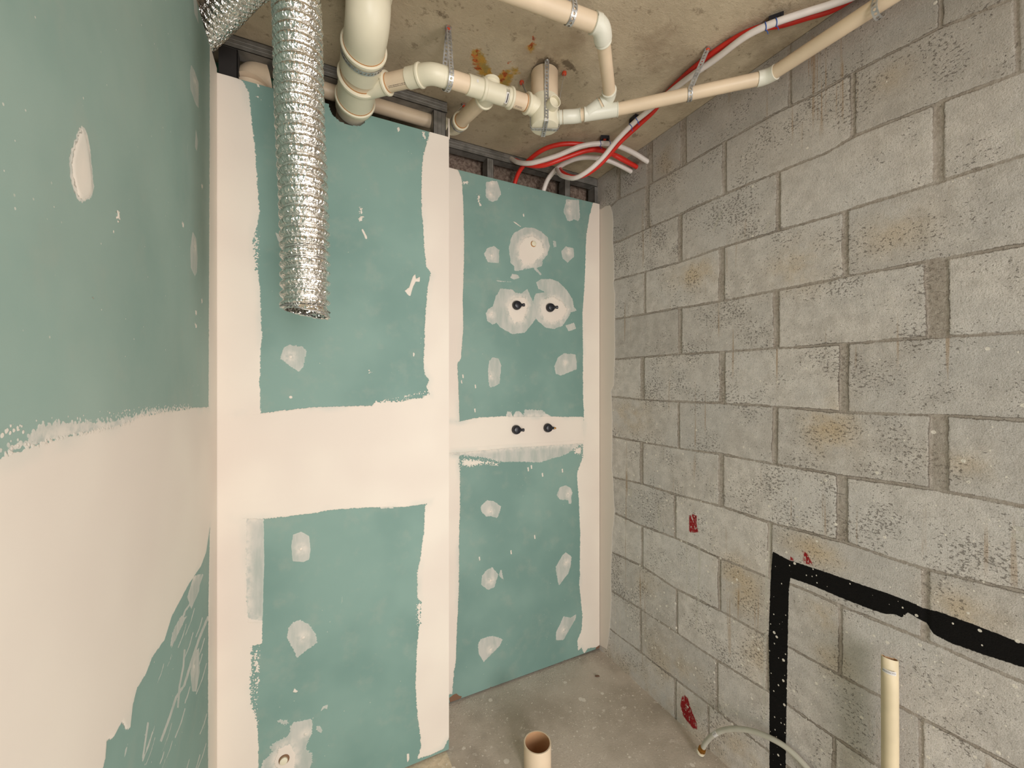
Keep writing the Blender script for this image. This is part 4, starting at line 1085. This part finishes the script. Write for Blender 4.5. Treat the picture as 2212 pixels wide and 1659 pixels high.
tube('red tube strapped beside the white one along the ceiling edge to the top right', [(1208,362,2.01),(1216,373,1.95),(1236,382,1.90),(1262,379,1.855),(1290,361,1.82),(1314,337,1.79),(1342,305,1.745),(1378,272,1.70),(1412,240,1.64)]+[(u, v, zt(v, 1.092)) for (u, v) in ((1440,203),(1480,163),(1530,122),(1585,85),(1635,62),(1690,53),(1745,37),(1800,20),(1860,-5),(2000,-68))], .0092, M_red)
def clip(label, u, v, du, dv, z_=1.092):
    c = at(u, v, Z=z_); c2 = at(u+du, v+dv, Z=z_); ax = (c2-c).normalized(); sd_ = Vector((-ax.y, ax.x, 0))
    rt = empty('pipe_clip', c, label, 'clip', 'black tube clips on the ceiling')
    M = Matrix((( ax.x, sd_.x, 0, c.x), (ax.y, sd_.y, 0, c.y), (0, 0, 1, c.z), (0, 0, 0, 1)))
    m = MB(); m.box((-.019, -.010, -.003), (.019, .010, .010), M=M); m.box((-.019, -.012, -.009), (-.012, .012, .004), M=M); m.box((.012, -.012, -.009), (.019, .012, .004), M=M)
    m.build('saddle', M_blk, rt)
    m = MB(); m.box((-.006, -.005, -.006), (.006, .005, -.002), M=M); m.build('plug', M_orange, rt)
    return rt, ax, sd_
def tie(rt, target, which):
    P, r = [TUBES[k_] for k_ in TUBES if k_.startswith(which)][0]
    i = min(range(1, len(P)-1), key=lambda q_: (P[q_]-target).length); t = (P[i+1]-P[i-1]).normalized()
    a = t.cross(Vector((0, 0, 1))).normalized(); b = t.cross(a); rr = r+.0010
    pts = [P[i]+a*math.cos(q_)*rr+b*math.sin(q_)*rr+t*.0015*math.sin(2*q_) for q_ in np.linspace(0, 2*math.pi, 26)]
    m = MB(); m.sweep(pts, .0012, 8, cap=False)
    e = P[i]+Vector((0, 0, -rr)); m.sweep([e, e+Vector((.003, -.003, -.006)), e+Vector((.008, -.002, -.011))], .0011, 8)
    m.build('tie_wire', M_blue, rt, True)
for lab, u, v, du, dv, tu, tv in (('black clip with blue wire ties on the ceiling above the tube loops', 1306, 300, 25, 1, ((1292,315),(1312,315)), 1.86),
                      ('black clip with blue wire ties where the tube pair nears the block wall', 1370, 258, 14, -12, ((1362,274),(1378,264)), 1.66),
                      ('black clip with blue wire ties on the tube pair near the top right', 1676, 42, 20, -7, ((1655,55),(1674,50)), 1.235)):
    rt, ax, sd_ = clip(lab, u, v, du, dv)
    for (x, y) in tu: tie(rt, at(x, y, d=tv), 'white tube arching' if du == 25 else 'white tube strapped')

# ================================================================ plugs in the boards
def test_plug(label, u, v, key=(12, 0), Y=YR, r=.0225, brass=False):
    c = at(u, v, Y=Y-.002); rt = empty('test_plug', c, label, 'plug', 'black test plugs in the recessed board')
    def q(dy, dx=0, dz=0): return Vector((c.x+dx, c.y-dy, c.z+dz))
    m = MB(); m.sweep([q(-.004), q(.004), q(.0045), q(.010), q(.022), q(.024)], [r*.93, r*.95, r, r, r*.82, r*.7], 36); m.build('plug_body', M_blk, rt, True)
    m = MB(); k1 = Vector((key[0], 0, -key[1])).normalized()
    m.sweep([q(.016)+k1*r*.3, q(.026)+k1*r*.75, q(.030)+k1*r*1.05], [.0075, .007, .006], 18); m.build('valve_stem', M_blk, rt, True)
    m = MB(); m.sweep([q(.029)+k1*r*1.0, q(.033)+k1*r*1.3, q(.034)+k1*r*1.38], [.0085, .0075, .003] if not brass else [.0055, .0045, .003], 14); m.build('valve_cap', M_brass if brass else M_blk, rt, True)
    return rt
test_plug('black test plug in the upper pair, left one, amid round filler patches', 1115, 660)
test_plug('black test plug in the upper pair, right one, amid round filler patches', 1187, 665)
test_plug('black test plug in the white seam, left of the lower pair', 1114, 928)
test_plug('black test plug in the white seam, right of the lower pair, with brassy tip', 1182, 924, brass=True)
c = at(1152, 527, Y=YR-.001); rt = empty('end_cap', c, 'small cream end cap in the round filler patch above the black plugs', 'cap')
m = MB(); m.sweep([c+Vector((0, .004, 0)), c-Vector((0, .009, 0)), c-Vector((0, .010, 0))], [.0125, .0125, .0105], 30); m.build('cap_body', M_fit, rt, True)
m = MB(); m.sweep([c+Vector((0, .002, 0)), c-Vector((0, .0022, 0))], [.0155, .0148], 30); m.build('cement_ring', M_glue, rt, True)
c = at(613, 1641, Y=YF-.001); rt = empty('end_cap', c, 'brown-rimmed capped pipe end low on the taller board, in a white patch', 'cap')
m = MB(); m.sweep([c+Vector((0, .004, 0)), c-Vector((0, .008, 0)), c-Vector((0, .009, 0))], [.0115, .0115, .0095], 30); m.build('cap_body', M_fit, rt, True)
m = MB(); m.sweep([c+Vector((.001, .002, .001)), c+Vector((.001, -.003, .001))], [.0165, .0155], 30); m.build('worn_rim', flat('brown_rim', lin(132, 100, 74), .8), rt, True)

# ================================================================ floor items
c = at(1161, 1603, d=1.52)
rt = empty('floor_drain_stub', (c.x, c.y, 0), 'open tan pipe stub standing up from the concrete floor', 'pipe')
m = MB(); m.sweep([Vector((c.x, c.y, z_)) for z_ in (.001, c.z-.001, c.z)], [.0505, .0505, .0500], 64, inner=.0042, mi_in=1)
m.build('pipe_wall', [M_pipe, M_pipein], rt, True)
m = MB(); m.sweep([Vector((c.x, c.y, .0)), Vector((c.x, c.y, .004))], .0460, 40); m.build('dark_bottom', M_pipein, rt)
top = at(1922, 1421, d=1.072); bot = Vector((top.x+.004, top.y, 0))
rt = empty('conduit_pipe', bot, 'upright cream pipe standing against the block wall in the right corner, its top pinched', 'pipe')
m = MB(); pp = []; rr = []
n = 26
for i in range(n+1):
    t = i/n; pp.append(lerp(bot, top, t)); rr.append(.0178)
m.sweep(pp, rr, 40, inner=.0022, mi_in=1)
# pinch the mouth: flatten the top rings and slope the cut
zz = top.z
for i, v in enumerate(m.v):
    x, y, z = v
    k_ = max(0, (z-(zz-.09))/.09)
    if k_ > 0:
        ax_ = lerp(bot, top, z/zz)
        dx, dy = x-ax_.x, y-ax_.y
        # flatten along view-ish direction (x,y)=(.82,.57)
        f = Vector((.60, .80)); a_ = dx*f.x+dy*f.y; b_ = -dx*f.y+dy*f.x
        a2_ = a_*(1-.45*k_*k_)-(.006*k_*k_ if abs(b_) < .010 and a_ > 0 else 0); b2_ = b_*(1+.10*k_*k_)
        x = ax_.x+a2_*f.x-b2_*f.y; y = ax_.y+a2_*f.y+b2_*f.x
        z = z - .25*k_*b_ * -1
    m.v[i] = (x, y, z)
m.build('pipe_wall', [flat('cream_conduit', lin(214, 198, 166), .45, nscale=8), M_pipein], rt, True)
c_ = lerp(bot, top, 1-.026/zz*1.0)
sticker('name_sticker', lerp(bot, top, (zz-.030)/zz), (0, 0, 1), .0178, .030, .010, camv(top)+Vector((-.25, .1, 0)), rt, text='PROYECTO', tmat=M_ink, tsize=.0052, up='axis')

# hose with brass nut
root = empty('water_hose', at(1510, 1626, d=1.575), 'grey flexible hose with a brass nut, arching up from the floor against the block wall', 'hose')
HP = [at(u, v, d=d_) for (u, v, d_) in ((1518,1616,1.565),(1524,1605,1.555),(1538,1590,1.53),(1560,1578,1.50),(1588,1574,1.46),(1620,1578,1.42),(1655,1590,1.375),(1695,1612,1.33),(1735,1645,1.29),(1775,1690,1.25),(1815,1760,1.21))]
for i, p in enumerate(HP): p.x = min(p.x, XR-.016)
HP.append(Vector((HP[-1].x-.01, HP[-1].y-.06, .02)))
m = MB(); P = smoothpath(HP, .008); m.sweep(P, .0088, 24); m.build('hose', M_hose, root, True)
hd = (HP[1]-HP[0]).normalized(); h0 = HP[0]
m = MB(); m.sweep([h0+hd*.004, h0-hd*.004, h0-hd*.005, h0-hd*.014, h0-hd*.015, h0-hd*.018], [.0105, .0115, .0145, .0145, .012, .012], 6); m.build('brass_nut', M_brass, root)
m = MB(); m.sweep([h0-hd*.018, h0-hd*.0185, h0-hd*.025], [.0125, .015, .015], 28, inner=.003); m.build('washer', M_fit, root, True)
tagp = at(1545, 1586, d=1.516); tagd = (HP[3]-HP[2]).normalized()
ti = min(range(len(P)), key=lambda i: (P[i]-tagp).length); tdr = (P[ti+2]-P[ti-2]).normalized()
sticker('name_sticker', P[ti], tdr, .0088, .018, .020, camv(P[ti])+Vector((0, 0, -.1)), root, text='RKT 8', tmat=M_inkd, tsize=.0055)

# plaster crumbs swept against the foot of the boards
random.seed(11); m = MB()
def crumb(x, y, s):
    vs = []; n = 6
    for k_ in (0, 1):
        for i in range(n):
            a = 2*math.pi*i/n+random.uniform(-.3, .3); rr = s*random.uniform(.6, 1.1)*(1-.4*k_); vs.append((x+rr*math.cos(a), y+rr*math.sin(a)*.8, .0002+k_*s*.55))
    m.add(vs, [tuple(range(n))[::-1], tuple(range(n, 2*n))]+[(i, (i+1) % n, n+(i+1) % n, n+i) for i in range(n)])
for i in range(420):
    x = random.uniform(XB+.02, XR-.02); y = YR-.004-abs(random.gauss(0, .05)); crumb(x, y, random.uniform(.0008, .0032))
for i in range(220): crumb(random.uniform(.55, 1.38), random.uniform(1.0, 1.7), random.uniform(.0008, .003))
o = m.build('plaster_crumbs', M_crumb); tag(o, 'scattered plaster crumbs on the concrete floor below the recessed board', 'debris', kind='stuff')
c = at(1290, 1462, Z=-H); m = MB()
m.sweep([c+Vector((-.010, .006, .003)), c+Vector((-.004, .002, .004)), c+Vector((.006, -.003, .0045)), c+Vector((.011, -.005, .003))], [.001, .0035, .0035, .001], 8)
tag(m.build('wood_chip', flat('brown_chip', lin(96, 66, 46), .8)), 'small brown chip lying on the floor near the block wall corner', 'debris')
